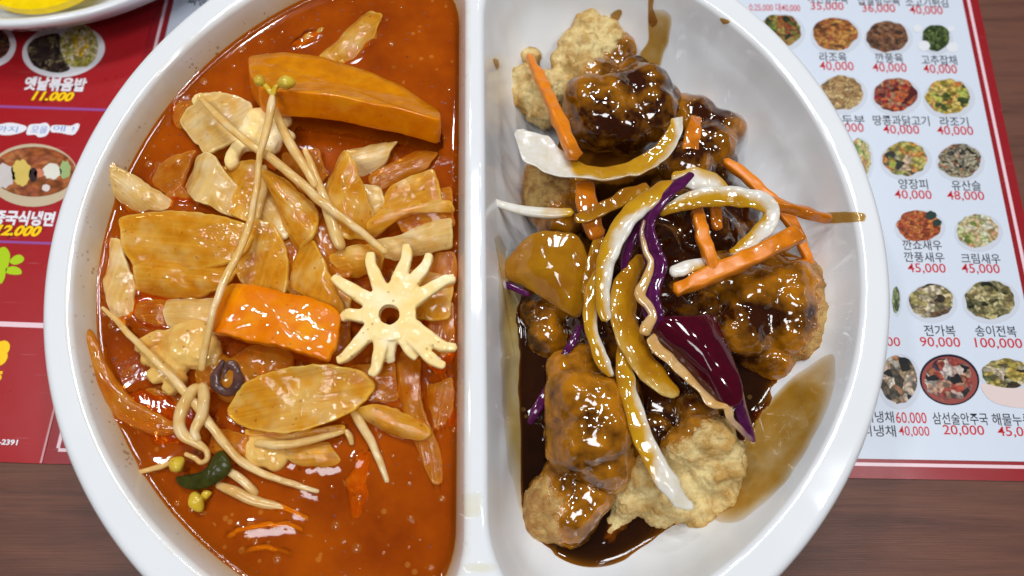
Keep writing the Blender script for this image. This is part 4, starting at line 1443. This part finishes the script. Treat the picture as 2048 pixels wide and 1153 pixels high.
sprout('twisted sprout knot with yellow heads beside the green leaf',
       [(400, 770, 50), (382, 785, 50.5), (366, 815, 50), (358, 845, 49.5), (368, 872, 49), (392, 885, 48.5), (412, 900, 48), (414, 918, 47.5), (402, 926, 47), (388, 916, 47), (368, 908, 47)],
       [2.6, 4.0, 4.4, 4.2, 4.0, 3.4, 2.2, 1.9, 1.7, 1.7, 1.4],
       heads=[([(342, 940, 47), (352, 930, 48), (368, 916, 47.6)], [3.4, 5.2, 3.6], [3, 4, 3]), ([(386, 984, 45.4), (392, 1004, 45.6), (404, 1024, 45)], [3.0, 4.2, 2.6], [3, 3.6, 2.6]),
              ([(404, 1000, 44.6), (412, 990, 44.8), (424, 986, 44.4)], [2.4, 2.6, 1.6], [2, 2.2, 1.6])], seed=7)
sprout('folded sprout arm hanging on the right of the twisted knot',
       [(402, 765, 50.5), (408, 795, 50), (404, 830, 49.6), (390, 862, 49.4), (398, 885, 49)], [3.2, 4.0, 4.0, 3.4, 2.4], seed=8)
sprout('flat pale sprout under the fan-shaped onion edge',
       [(508, 886, 46), (545, 890, 46.5), (590, 888, 46.5), (640, 876, 46), (690, 862, 45.5)], [2.6, 3.2, 3.0, 2.6, 1.8], seed=9)
sprout('sprout running down into the broth right of the fan-shaped onion',
       [(702, 815, 45), (722, 848, 45), (745, 890, 44.6), (762, 930, 43.8), (776, 968, 42.8)], [2.6, 3.4, 3.0, 2.6, 1.8], seed=10)
sprout('short sprout stub by the fan-shaped onion tip',
       [(690, 860, 45), (700, 875, 44.6), (704, 892, 43.6)], [1.8, 2.2, 1.6], seed=11)
sprout('half-sunk sprout arc in the open broth at the bottom',
       [(452, 1078, 41.0), (490, 1058, 42.1), (540, 1050, 42.3), (585, 1052, 42.0), (615, 1066, 41.0)], [2.0, 3.0, 3.2, 2.8, 2.0], seed=12)
sprout('lowest half-sunk sprout arc in the open broth',
       [(480, 1108, 40.6), (515, 1096, 41.5), (555, 1098, 41.6), (590, 1112, 40.6)], [2.0, 2.8, 2.8, 2.0], seed=13)
sprout('thin root tail left of the yellow heads',
       [(262, 945, 43.6), (290, 942, 44.2), (320, 934, 44.6), (345, 925, 45.2)], [1.0, 1.8, 2.0, 1.6], seed=14)
sprout('sprout seen behind the falling stem below the square onion',
       [(528, 330, 50), (530, 370, 50), (522, 410, 49.5), (515, 440, 49)], [2.4, 2.8, 2.8, 2.0], seed=15)
V, F, uv, tt = slab([(350, 956, 46), (378, 950, 47), (410, 938, 47.5), (432, 905, 47.5), (448, 908, 47.5), (462, 935, 47), (440, 962, 46.5), (402, 980, 46), (365, 976, 45.4)], 1.4, axis=30, bend=1.2, wob=0.6, seed=3)
make('green_onion_piece', V, F, M_leaf, label='dark green onion leaf scrap below the twisted sprout', cat='green onion', uv=uv)

# ------------------------------------------------------------------ fried pork
M_pork = mat_sauced('fried_batter_with_sauce', (0.62, 0.39, 0.12, 1), (0.36, 0.16, 0.030, 1), (0.47, 0.170, 0.005, 1), (0.036, 0.007, 0.0006, 1), 0.5, 0.0, 0.5)
M_pork_p = mat_sauced('pale_batter_with_sauce', (0.84, 0.65, 0.29, 1), (0.58, 0.33, 0.08, 1), (0.46, 0.18, 0.012, 1), (0.055, 0.012, 0.0015, 1), 0.5, 0.0, 0.45)


def pork(label, blobs, bare=(), mat=None, seed=0, amp=1.1, base=0.9, grow=1.2):
    parts = [sphere(at(x, y, z), r * grow) for x, y, z, r in blobs]
    co, fs, no = fuse(parts, 0.7, 8 if grow > 1.1 else 3)
    s = np.full(len(co), base)
    for bx, by, bz, br, k in bare:
        c = at(bx, by, bz)
        d2 = ((co - c) ** 2).sum(1) / (br * br)
        s -= k * np.exp(-d2)
    s -= np.clip(-no[:, 2], 0, 1) * 0.25
    cr = 1.0 - 0.92 * np.clip(s, 0, 1)
    d = amp * (1.5 * pn(co, 0.085, seed) + 0.3 * pn(co, 0.22, seed + 7) + cr * (0.9 * pn(co, 0.24, seed + 1) + 1.3 * np.abs(pn(co, 0.36, seed + 2)) + 0.6 * np.abs(pn(co, 0.8, seed + 4)) - 0.5))
    co = co + no * d[:, None]
    o = make('fried_pork_piece', co, fs, mat or M_pork, label=label, cat='fried pork', group='fried pork pieces in sauce', sauce=s)
    a = o.data.attributes.new('crest', 'FLOAT', 'POINT')
    if len(a.data) == len(d):
        a.data.foreach_set('value', np.clip(0.5 + 0.6 * d / amp, 0, 1).astype(np.float32))
    return o


pork('cream-crusted fried pork piece, topmost in the compartment',
     [(1180, 60, 30, 6.5), (1150, 92, 30, 6), (1205, 75, 31, 7), (1225, 105, 32, 7.5), (1240, 135, 32, 6), (1180, 115, 32, 8), (1130, 125, 30, 5), (1062, 112, 27, 3.6), (1048, 160, 27, 5.2), (1075, 190, 27, 6.5), (1042, 190, 25, 5), (1105, 180, 29, 7), (1090, 225, 26, 6), (1190, 150, 32, 8)],
     [(1180, 50, 37, 9, 1.1), (1150, 105, 36, 8, 1.0), (1050, 150, 30, 12, 1.3), (1090, 200, 32, 10, 1.2), (1215, 70, 36, 7, .8), (1115, 160, 34, 6, .8)], M_pork_p, 1, grow=1.06)
pork('glossy two-lobed fried pork piece cradled by the white onion arc',
     [(1180, 205, 36, 8), (1205, 240, 36, 9), (1230, 195, 36, 8), (1290, 185, 36, 8.5), (1300, 225, 36, 8.5), (1250, 255, 35, 8), (1170, 250, 33, 7), (1270, 150, 33, 6), (1320, 200, 33, 6)], [], None, 2, 1.0, 1.0)
pork('amber fried pork piece right of the white onion arc',
     [(1390, 240, 30, 7), (1440, 262, 30, 7), (1415, 300, 31, 8), (1375, 330, 31, 8), (1462, 252, 29, 4.5), (1370, 225, 29, 5), (1430, 330, 28, 7)], [(1470, 250, 32, 4, .3)], None, 3, 1.0, 0.95)
pork('crusty fried pork piece below the white onion arc near the divider',
     [(1090, 360, 28, 6.5), (1105, 410, 28, 8), (1140, 385, 28, 8), (1085, 400, 26, 6), (1080, 345, 27, 5), (1120, 450, 27, 7)], [(1085, 390, 32, 8, .9), (1100, 360, 32, 8, .7)], None, 4)
pork('dark sauced fried pork piece beside the divider under the onion wedge',
     [(1082, 630, 27, 6.5), (1092, 675, 27, 6.5), (1110, 610, 27, 6)], [], None, 5, 1.0, 0.85)
pork('sauce-dark fried pork piece under the tangle of onion and carrot strips',
     [(1300, 520, 26, 12), (1400, 470, 26, 12), (1450, 430, 26, 10), (1340, 440, 26, 11), (1360, 560, 27, 10)], [], None, 6, 1.2, 1.15)
pork('sauce-drenched fried pork piece under the red cabbage',
     [(1250, 640, 25, 11), (1330, 650, 26, 12), (1400, 640, 26, 11), (1290, 720, 25, 11), (1370, 720, 24, 11)], [], None, 7, 1.2, 1.15)
pork('big craggy fried pork piece at the wall side beneath the carrot sticks',
     [(1500, 600, 33, 10), (1565, 580, 33, 9.5), (1620, 560, 31, 6.5), (1638, 600, 31, 6.5), (1575, 635, 33, 10.5), (1610, 680, 30, 8), (1550, 715, 27, 7), (1480, 650, 31, 10), (1440, 570, 32, 9), (1540, 550, 33, 8), (1645, 640, 28, 5.5), (1500, 700, 26, 7)],
     [(1650, 600, 34, 9, .9), (1635, 660, 32, 9, 1.0), (1600, 700, 32, 7, .6), (1620, 545, 36, 5, .5)], None, 8, 1.25)
pork('tall amber fried pork piece leaning beside the long white onion strip',
     [(1140, 745, 37, 6), (1165, 745, 37, 7), (1160, 800, 38, 9), (1185, 815, 38, 9), (1190, 870, 38, 10), (1165, 890, 37, 9), (1205, 925, 36, 8), (1230, 800, 33, 8), (1245, 860, 32, 8), (1150, 850, 35, 8)], [(1130, 860, 36, 5, .35)], None, 9, 0.9, 0.72)
pork('brown fried pork piece lying lowest beside the divider',
     [(1130, 970, 30, 7), (1110, 1005, 28, 8), (1090, 1040, 27, 6), (1140, 1035, 30, 7), (1175, 985, 31, 7), (1160, 1020, 31, 6)], [(1085, 1000, 32, 7, .65), (1080, 1050, 30, 7, .6), (1110, 1060, 30, 5, .4)], None, 10, 1.0, 0.85)
pork('cream-tipped fried pork piece at the bottom under the tail of the onion strip',
     [(1395, 870, 40, 7), (1430, 880, 40, 6.5), (1455, 905, 40, 5.5), (1468, 940, 39, 4), (1370, 900, 38, 7), (1415, 940, 35, 8), (1450, 990, 31, 7), (1350, 990, 32, 8), (1290, 960, 34, 7.5), (1260, 990, 31, 6.5), (1232, 1045, 27, 3.8), (1215, 1070, 26, 3.2), (1400, 1010, 30, 7), (1320, 1020, 28, 6), (1390, 825, 38, 6), (1250, 1010, 29, 5)],
     [(1455, 910, 46, 9, 1.3), (1470, 960, 40, 8, 1.1), (1450, 1010, 36, 10, 1.1), (1380, 1020, 38, 10, 1.1), (1300, 1000, 40, 9, 1.0), (1220, 1065, 30, 8, 1.2), (1340, 960, 40, 8, .7)], M_pork_p, 11, 1.25, grow=1.0)
pork('dark fried pork piece buried between the onion strips and the cabbage tip',
     [(1320, 800, 26, 10), (1400, 790, 25, 9), (1300, 870, 26, 9), (1350, 840, 27, 8)], [], None, 12, 1.1, 1.1)
pork('low fried pork piece soaked in the pool under the tall amber one',
     [(1190, 660, 24, 10), (1200, 720, 24, 10)], [], None, 13, 1.1, 1.2)

# ------------------------------------------------------------------ vegetables over the pork
M_ons = mat_sauced('raw_onion_with_sauce', (0.84, 0.80, 0.74, 1), (0.76, 0.68, 0.52, 1), (0.68, 0.36, 0.012, 1), (0.46, 0.19, 0.006, 1), 0.18, 0.1, 0.0, 0.12, nz=0.4, alpha=0.86)
M_amb = mat_sauced('onion_soaked_in_sauce', (0.72, 0.50, 0.16, 1), (0.62, 0.36, 0.06, 1), (0.56, 0.26, 0.006, 1), (0.36, 0.13, 0.004, 1), 0.12, 0.1, 0.0, 0.12, nz=0.5, alpha=0.8)
M_cas = mat_sauced('raw_carrot_with_sauce', (0.80, 0.24, 0.006, 1), (0.74, 0.19, 0.004, 1), (0.60, 0.17, 0.005, 1), (0.36, 0.085, 0.004, 1), 0.3, 0.08, 0.0, 0.15)
M_cab = mat_sauced('red_cabbage', (0.060, 0.006, 0.045, 1), (0.10, 0.010, 0.075, 1), (0.70, 0.46, 0.22, 1), (0.60, 0.30, 0.05, 1), 0.08, 0.0, 0.0, 0.06, nz=0.3)
M_cabm = mat_sauced('red_cabbage_leaf', (0.070, 0.002, 0.010, 1), (0.045, 0.002, 0.008, 1), (0.55, 0.26, 0.16, 1), (0.50, 0.20, 0.04, 1), 0.06, 0.0, 0.0, 0.06, nz=0.3)
GV = 'onion strips over the fried pork'


def veg(name, label, pts, w, h, mat, cat, vals, group=None, **kw):
    if cat == 'onion':
        h = [x * 0.42 for x in h]
        kw.setdefault('wob', 0.7)
        kw.setdefault('expo', 3.6)
        kw.setdefault('lat', 0.26 if len(label) % 2 else -0.26)
    if cat == 'carrot':
        w = [x * 0.84 for x in w]
        h = [x * 0.84 for x in h]
        kw.setdefault('wob', 0.7)
    kw.setdefault('seed', len(label))
    V, F, uv, sv = strip(pts, w, h, vals=vals, **kw)
    return make(name, V, F, mat, label=label, cat=cat, group=group, uv=uv, sauce=sv)


veg('onion_strip', 'broad white onion arc cradling the glossy pork piece',
    [(1034, 262, 47), (1070, 298, 46.5), (1115, 330, 46), (1165, 347, 46.5), (1225, 350, 47), (1285, 332, 48), (1328, 300, 49), (1350, 262, 49.5), (1354, 234, 49)],
    [3, 12.5, 10.5, 6.5, 6.0, 6.4, 6.0, 5.0, 3.0], [2.2, 2.6, 2.8, 3.0, 3.0, 3.0, 2.8, 2.4, 1.6], M_ons, 'onion', [0.0, 0.0, 0.15, 0.62, 0.68, 0.66, 0.62, 0.5, 0.2], GV, n=80, m=26, cup=-0.9, expo=2.8, end=0.2, roll=[8, 10, 14, 20, 22, 22, 20, 18, 10])
Vw, Fw, uvw, tw = slab([(1000, 548, 36), (1022, 500, 39), (1065, 468, 42), (1108, 462, 43), (1150, 470, 43), (1175, 505, 42), (1182, 545, 41), (1172, 600, 39), (1150, 636, 37), (1100, 606, 36), (1045, 575, 35.5)],
                       3.2, dome=2.2, n=110, t0=0.93, axis=65, bend=2.6, wob=0.5, rag=0.5, rings=12)
make('onion_wedge', Vw, Fw, M_amb, label='domed golden onion wedge with a bright highlight beside the divider', cat='onion', uv=uvw, sauce=np.full(len(Vw), 0.85))
veg('onion_strip', 'long pale onion strip sweeping from the purple ribbon down to a point',
    [(1372, 362, 52), (1330, 378, 53), (1285, 408, 53.5), (1245, 450, 53.5), (1218, 505, 52.5), (1205, 560, 51.5), (1205, 605, 50.5), (1213, 644, 49.5)],
    [4.0, 5.6, 6.4, 6.2, 5.4, 4.8, 4.2, 2.2], [2.4, 2.8, 3.2, 3.2, 3, 3, 2.6, 1.6], M_ons, 'onion', [0.9, 0.8, 0.62, 0.42, 0.45, 0.5, 0.55, 0.5], GV, n=60, roll=-10, cup=0.5)
veg('onion_strip', 'short amber onion strip curving under the long pale one',
    [(1196, 540, 47), (1182, 590, 47), (1180, 640, 47), (1192, 690, 46.5), (1210, 730, 46), (1226, 752, 45)], [2.5, 4, 4.4, 4.2, 3.8, 2], [2, 2.6, 2.8, 2.6, 2.4, 1.4], M_ons, 'onion', [0.8, 0.7, 0.6, 0.55, 0.5, 0.35], GV, cup=0.4)
veg('onion_strip', 'onion strip with bare white tail crossing the bottom pork',
    [(1252, 665, 45), (1246, 720, 46.5), (1256, 780, 47), (1276, 845, 47.5), (1302, 910, 48), (1334, 965, 47.5), (1362, 998, 46), (1388, 1014, 44.5)],
    [3.0, 4.6, 5.0, 5.2, 5.6, 5.6, 4.8, 1.8], [2, 2.6, 2.8, 3, 3, 2.8, 2.4, 1.2], M_ons, 'onion', [0.9, 0.8, 0.62, 0.55, 0.5, 0.02, -0.1, -0.1], GV, n=60, cup=0.4)
veg('onion_strip', 'wide translucent amber onion layer beside the red cabbage leaf',
    [(1290, 510, 46), (1258, 560, 47.5), (1248, 610, 48), (1256, 660, 48), (1282, 715, 47.5), (1320, 760, 47), (1358, 790, 46)], [3.0, 7, 8.6, 9.0, 8.6, 7.5, 3.5], [1.6, 2, 2.2, 2.4, 2.2, 2, 1.4], M_amb, 'onion', [0.9, 0.8, 0.7, 0.7, 0.65, 0.6, 0.45], GV, n=60, cup=0.9, roll=18)
veg('onion_strip', 'bent cream onion strip arching over the carrot sticks',
    [(1318, 428, 51), (1360, 408, 53), (1420, 394, 54), (1480, 394, 54), (1525, 404, 53.5), (1542, 424, 52.5), (1532, 452, 51.5), (1500, 482, 50.5), (1460, 508, 50)],
    [2.5, 4.8, 6.0, 6.2, 5.6, 4.8, 5.2, 4.8, 2.6], [2, 2.8, 3.2, 3.2, 3, 2.8, 2.6, 2.4, 1.6], M_ons, 'onion', [0.62, 0.6, 0.55, 0.5, 0.4, 0.3, 0.36, 0.45, 0.55], GV, n=70, roll=-14, cup=0.4)
veg('onion_strip', 'stubby white onion end poking out left of the long carrot stick',
    [(1338, 548, 49.5), (1362, 540, 50), (1392, 532, 50), (1440, 515, 49)], [3.8, 4.4, 4, 3], [3.2, 3.4, 3.2, 2.4], M_ons, 'onion', [0.05, 0.1, 0.35, 0.6], GV)
veg('onion_strip', 'pale onion slice behind the tip of the purple ribbon',
    [(1340, 360, 47), (1385, 356, 48), (1425, 368, 48), (1460, 392, 47)], [4, 8, 8, 4], [2, 2.4, 2.4, 2], M_ons, 'onion', [0.45, 0.3, 0.3, 0.4], GV, cup=0.6)
veg('onion_strip', 'brown glazed onion strip running right from the red carrot chunk',
    [(1148, 440, 46), (1185, 428, 47.5), (1225, 408, 48.5), (1262, 388, 49), (1300, 372, 49)], [2.5, 4.2, 4.6, 4.2, 3], [2, 2.8, 3, 2.8, 2], M_amb, 'onion', [0.95, 0.9, 0.9, 0.95, 0.95], GV)
veg('cabbage_shred', 'thin white cabbage thread reaching the divider',
    [(982, 388, 41), (988, 402, 41), (1010, 412, 41.5), (1050, 422, 42), (1100, 427, 43), (1148, 425, 44)], [1.4, 2.0, 2.6, 3.2, 3.6, 2.6], [1, 1.4, 1.8, 2, 2.2, 1.6], M_ons, 'cabbage', [-0.2, -0.2, -0.1, 0.1, 0.4, 0.62])
veg('onion_strip', 'thin glazed onion strip right of the onion wedge',
    [(1205, 455, 42), (1190, 500, 42.5), (1180, 540, 42), (1170, 590, 41)], [2, 3.4, 3.4, 2], [1.6, 2.4, 2.4, 1.6], M_amb, 'onion', [0.9, 0.9, 0.95, 1], GV)
# carrots
GC = 'carrot sticks over the fried pork'
veg('carrot_stick', 'carrot stick standing against the topmost crust',
    [(1056, 108, 36), (1080, 155, 40), (1102, 205, 44), (1126, 258, 47.5), (1152, 318, 49.5)], [3.2, 4.0, 4.8, 5.2, 5.4], [2.6, 3, 3.4, 3.6, 3.6], M_cas, 'carrot', [-0.1, 0.0, 0.1, 0.25, 0.5], GC, expo=5, end=0.1, roll=20)
veg('carrot_stick', 'glazed carrot stick pointing at the wall from the bent onion',
    [(1496, 392, 49), (1540, 406, 49), (1600, 422, 48), (1664, 440, 46.5)], [3.6, 4.4, 4.4, 3.2], [3.4, 4, 4, 3], M_cas, 'carrot', [0.6, 0.55, 0.5, 0.55], GC, expo=4.5, end=0.15, roll=30)
veg('carrot_stick', 'thick carrot stick lying across the big craggy pork piece',
    [(1346, 583, 50), (1400, 560, 51.5), (1480, 524, 52), (1550, 492, 52), (1604, 466, 51.5)], [4.6, 5.4, 6.2, 6.6, 6.2], [3.6, 4, 4.2, 4.2, 4], M_cas, 'carrot', [0.0, 0.15, 0.3, 0.45, 0.5], GC, expo=5, end=0.12, roll=12)
veg('carrot_stick', 'short carrot stick joining the bent onion and the thick carrot stick',
    [(1392, 418, 49), (1402, 455, 51), (1412, 495, 52), (1432, 545, 52)], [4.6, 5, 4.6, 3.8], [4, 4, 4, 3.4], M_cas, 'carrot', [0.5, 0.35, 0.3, 0.35], GC, expo=4.5, end=0.15)
veg('carrot_stick', 'second short carrot end hidden under the bent onion',
    [(1428, 412, 47), (1432, 440, 47), (1436, 462, 46)], [4, 4.4, 3.6], [3.6, 3.8, 3.2], M_cas, 'carrot', [0.7, 0.6, 0.6], GC, expo=4.5)
veg('carrot_stick', 'long carrot sliver running behind the bent onion along the wall',
    [(1448, 318, 40), (1500, 362, 41), (1552, 408, 41), (1590, 455, 40), (1612, 510, 38), (1622, 535, 36)], [3, 4.2, 4.4, 4, 3.4, 2.4], [3, 3.4, 3.4, 3.2, 3, 2.4], M_cas, 'carrot', [0.2, 0.1, 0.2, 0.1, 0.0, 0.1], GC, expo=4.5)
veg('carrot_stick', 'red-orange carrot chunk below the white onion arc',
    [(1168, 362, 42), (1172, 400, 43), (1182, 440, 43), (1196, 482, 42)], [6.5, 8, 7.5, 5.5], [4, 4.6, 4.6, 3.6], M_cas, 'carrot', [0.75, 0.62, 0.66, 0.7], GC, expo=4.5)
veg('carrot_stick', 'sauce-soaked carrot stick lying in the pool near the wall',
    [(1652, 735, 30), (1605, 765, 29), (1555, 800, 28), (1505, 838, 27)], [3, 4.4, 4.6, 4], [3, 3.6, 3.6, 3], M_cas, 'carrot', [0.9, 0.85, 0.85, 0.9], GC, expo=4)
veg('carrot_stick', 'orange carrot slab glowing through sauce under the amber pork',
    [(1392, 232, 37), (1385, 270, 38), (1378, 310, 38)], [5, 6.5, 6], [3, 3.4, 3.2], M_cas, 'carrot', [0.55, 0.5, 0.55], GC, expo=4)
# red cabbage
V, F, uv, tt = slab([(1300, 640, 50), (1330, 634, 51), (1380, 632, 52), (1432, 628, 52), (1446, 660, 51.5), (1466, 715, 50.5), (1484, 775, 49.5), (1478, 808, 48.5), (1446, 812, 48), (1400, 772, 47), (1350, 722, 47.5), (1306, 680, 48.5)],
                    1.4, axis=-52, bend=7.0, dome=2.5, wob=0.6, seed=6, n=110, t0=0.95, ripple=0.4)
c_ = np.array([at(1310, 680, 48), at(1350, 722, 47.5), at(1400, 772, 47), at(1446, 812, 48)])
dd = np.min(np.linalg.norm(V[:, None, :] - catmull(c_, 30)[None], axis=2), axis=1)
sv = np.where(tt > 0.985, 0.25, -0.4) + np.clip(1 - dd / 3.2, 0, 1) * 0.75
cab = thing('red_cabbage_leaf', at(1390, 720, 46), 'shiny dark crimson red cabbage leaf with a pale crinkled edge', 'red cabbage')
make('leaf_blade', V, F, M_cabm, parent=cab, uv=uv, sauce=sv)
V, F, uv, sv = strip([(1300, 668, 49.5), (1325, 700, 48.6), (1360, 735, 48), (1395, 772, 47.5), (1425, 806, 48), (1452, 812, 49), (1462, 840, 48), (1486, 866, 47), (1510, 884, 46)],
                     [6.5, 6, 4.6, 3.6, 3.2, 3.4, 2.4, 2.0, 1.0], [1.2, 1.2, 1.1, 1.0, 1.0, 1.0, 0.9, 0.8, 0.6], vals=[0.8, 0.8, 0.75, 0.7, 0.7, 0.62, 0.45, 0.4, 0.3], n=90, wob=0.8, roll=25)
make('leaf_edge', V, F, M_cab, parent=cab, uv=uv, sauce=sv)
V, F, uv, tt = slab([(1466, 730, 50), (1480, 770, 49), (1492, 820, 48), (1510, 884, 46), (1490, 868, 45), (1474, 838, 45.5), (1466, 800, 47), (1460, 765, 48)], 1.4, axis=-70, n=60, t0=0.9)
make('leaf_tip', V, F, M_cab, parent=cab, uv=uv, sauce=np.where(tt > 0.97, 0.35, -0.4))
cab2 = thing('red_cabbage_ribbon', at(1310, 500, 46), 'wavy purple red cabbage ribbon standing on edge above the leaf', 'red cabbage')
V, F, uv, sv = strip([(1386, 346, 53), (1360, 368, 53.5), (1325, 398, 53.5), (1302, 430, 52.5), (1292, 465, 52), (1300, 500, 52), (1312, 530, 52), (1306, 562, 52), (1300, 600, 52), (1308, 636, 51.5), (1318, 655, 51)],
                     [2.4, 4.2, 5.0, 5.4, 5.6, 6.4, 7, 6.5, 6, 6, 4], [1.4, 1.6, 1.8, 1.8, 1.8, 1.8, 1.8, 1.8, 1.8, 1.8, 1.4], vals=[-0.1] + [-0.4] * 10, n=80, m=22, wob=0.5, roll=[-30, -30, -35, -40, -45, -50, -40, -30, -40, -45, -40])
make('ribbon_blade', V, F, M_cab, parent=cab2, uv=uv, sauce=sv)
V, F, uv, sv = strip([(1288, 440, 53.2), (1284, 470, 53), (1292, 505, 53.2), (1302, 528, 53.6), (1292, 560, 53.4), (1280, 590, 53.2), (1296, 612, 53), (1306, 632, 52.4), (1292, 655, 51.5), (1286, 672, 50.5)],
                     [0.9, 1.4, 1.6, 2.0, 2.8, 3.2, 2.4, 2.4, 3.6, 3.0], [1.2, 1.5, 1.6, 1.8, 2, 2, 1.8, 1.8, 2.2, 1.8], vals=[0.35, 0.45, 0.5, 0.55, 0.8, 0.75, 0.5, 0.5, 0.8, 0.85], n=80, wob=0.4)
make('ribbon_edge', V, F, M_cab, parent=cab2, uv=uv, sauce=sv)
veg('red_cabbage_shred', 'purple cabbage shred in the shadow left of the wavy ribbon',
    [(1285, 430, 48), (1265, 470, 48), (1252, 510, 47.5), (1246, 548, 47)], [2.5, 4, 3.6, 1.6], [1.4, 1.6, 1.6, 1.2], M_cab, 'red cabbage', [-0.4, -0.4, -0.4, -0.2], roll=-40)
veg('red_cabbage_shred', 'curled mauve cabbage end at the divider beside the onion wedge',
    [(988, 568, 38), (984, 550, 39), (988, 536, 39.5), (996, 540, 39), (996, 556, 38.5), (1004, 568, 38), (1024, 574, 37.5), (1060, 592, 36.5)], [1.6, 1.8, 1.8, 1.8, 1.8, 2.2, 2.2, 1.6], [1.4] * 8, M_cab, 'red cabbage', [0.30, 0.3, 0.32, 0.3, 0.3, 0.25, 0.2, 0.1], n=60)
veg('red_cabbage_shred', 'thin purple shred above the tall amber pork',
    [(1160, 650, 41), (1148, 680, 42), (1135, 700, 42), (1122, 716, 41.5)], [1.6, 2.4, 2.2, 1.4], [1.2, 1.4, 1.4, 1], M_cab, 'red cabbage', [0.2, 0.1, 0.1, 0.2])
veg('red_cabbage_shred', 'mauve shred half hidden at the pool beside the divider',
    [(1098, 770, 30), (1085, 800, 30.5), (1070, 825, 30), (1058, 850, 28.5)], [2, 3.4, 3, 1.6], [1.4, 1.6, 1.6, 1], M_cab, 'red cabbage', [0.2, 0.2, 0.2, 0.2])

# ------------------------------------------------------------------ the two liquids, poured round everything above
M_broth = mat_liquid('chilli_broth', (0.235, 0.033, 0.001, 1), (0.99, 0.57, 0.10, 1), 3.8, body2=(0.39, 0.070, 0.001, 1), ripple=0.07)
M_pool = mat_liquid('soy_sauce_pool', (0.012, 0.0035, 0.001, 1), (0.60, 0.34, 0.08, 1), 1.3, rscale=0.08, body2=(0.026, 0.007, 0.002, 1), ripple=0.10)
liquid('broth', -1, 9.0, M_broth, 'oily red-orange chilli broth around onions and squid', 'broth', solids=solids_on(-1))
liquid('sauce_pool', 1, 23.5, M_pool, 'dark brown sweet sauce pooled under the fried pork', 'sauce', solids=solids_on(1), fall=17.0)

# oil beads and chilli flakes afloat on the open broth
br = bpy.data.objects['broth']
bn = len(br.data.vertices)
bco = np.empty(bn * 3); br.data.vertices.foreach_get('co', bco); bco = bco.reshape(-1, 3) / MM + np.array(br['_org'])
bdp = np.empty(bn, dtype=np.float32); br.data.attributes['sauce'].data.foreach_get('value', bdp)
rg = np.random.RandomState(5)
ok = np.where((bdp > 1.0) & (bco[:, 2] < 43.6))[0]
V, F, b = [], [], 0
for k in range(260):
    p = bco[rg.choice(ok)]
    if p[1] > 60 and rg.rand() < 0.5:
        continue
    r = 0.35 + 1.1 * rg.rand() ** 3
    m = 12
    for rr, hh in ((1.0, -0.04), (0.85, 0.14), (0.5, 0.26), (0.15, 0.30)):
        for q in range(m):
            a = 2 * math.pi * q / m
            V.append((p[0] + r * rr * math.cos(a), p[1] + r * rr * math.sin(a), p[2] + r * hh))
    for q in range(3):
        for t in range(m):
            F.append((b + q * m + t, b + q * m + (t + 1) % m, b + (q + 1) * m + (t + 1) % m, b + (q + 1) * m + t))
    F.append(tuple(b + 3 * m + t for t in range(m)))
    b += 4 * m
M_oil = NT('oil_bead')
M_oil.bsdf(Base_Color=(0.50, 0.12, 0.006, 1), Roughness=0.03, Alpha=0.55, Coat_Weight=1.0, Coat_Roughness=0.02)
make('oil_beads', V, F, M_oil.m, label='small glossy beads of orange oil floating on the broth', cat='oil', kind='stuff')
V, F, b = [], [], 0
for k in range(170):
    p = bco[rg.choice(ok)]
    a, r = rg.rand() * 6.28, 0.18 + 0.30 * rg.rand()
    q = [(math.cos(a + t) * r * w_, math.sin(a + t) * r * w_) for t, w_ in ((0, 1.2), (1.4, 0.7), (3.0, 1.1), (4.5, 0.6))]
    V += [(p[0] + x, p[1] + y, p[2] + 0.12) for x, y in q] + [(p[0] + x, p[1] + y, p[2] - 0.05) for x, y in q]
    F += [(b, b + 1, b + 2, b + 3)] + [(b + t, b + 4 + t, b + 4 + (t + 1) % 4, b + (t + 1) % 4) for t in range(4)]
    b += 8
make('chilli_flakes', V, F, mat_plain('chilli_flake', (0.16, 0.022, 0.004, 1), 0.3, 0.5), label='fine dark red chilli flakes scattered on the broth', cat='chilli', kind='stuff', smooth=False)

for o in list(bpy.data.objects):
    if '_org' in o:
        del o['_org']
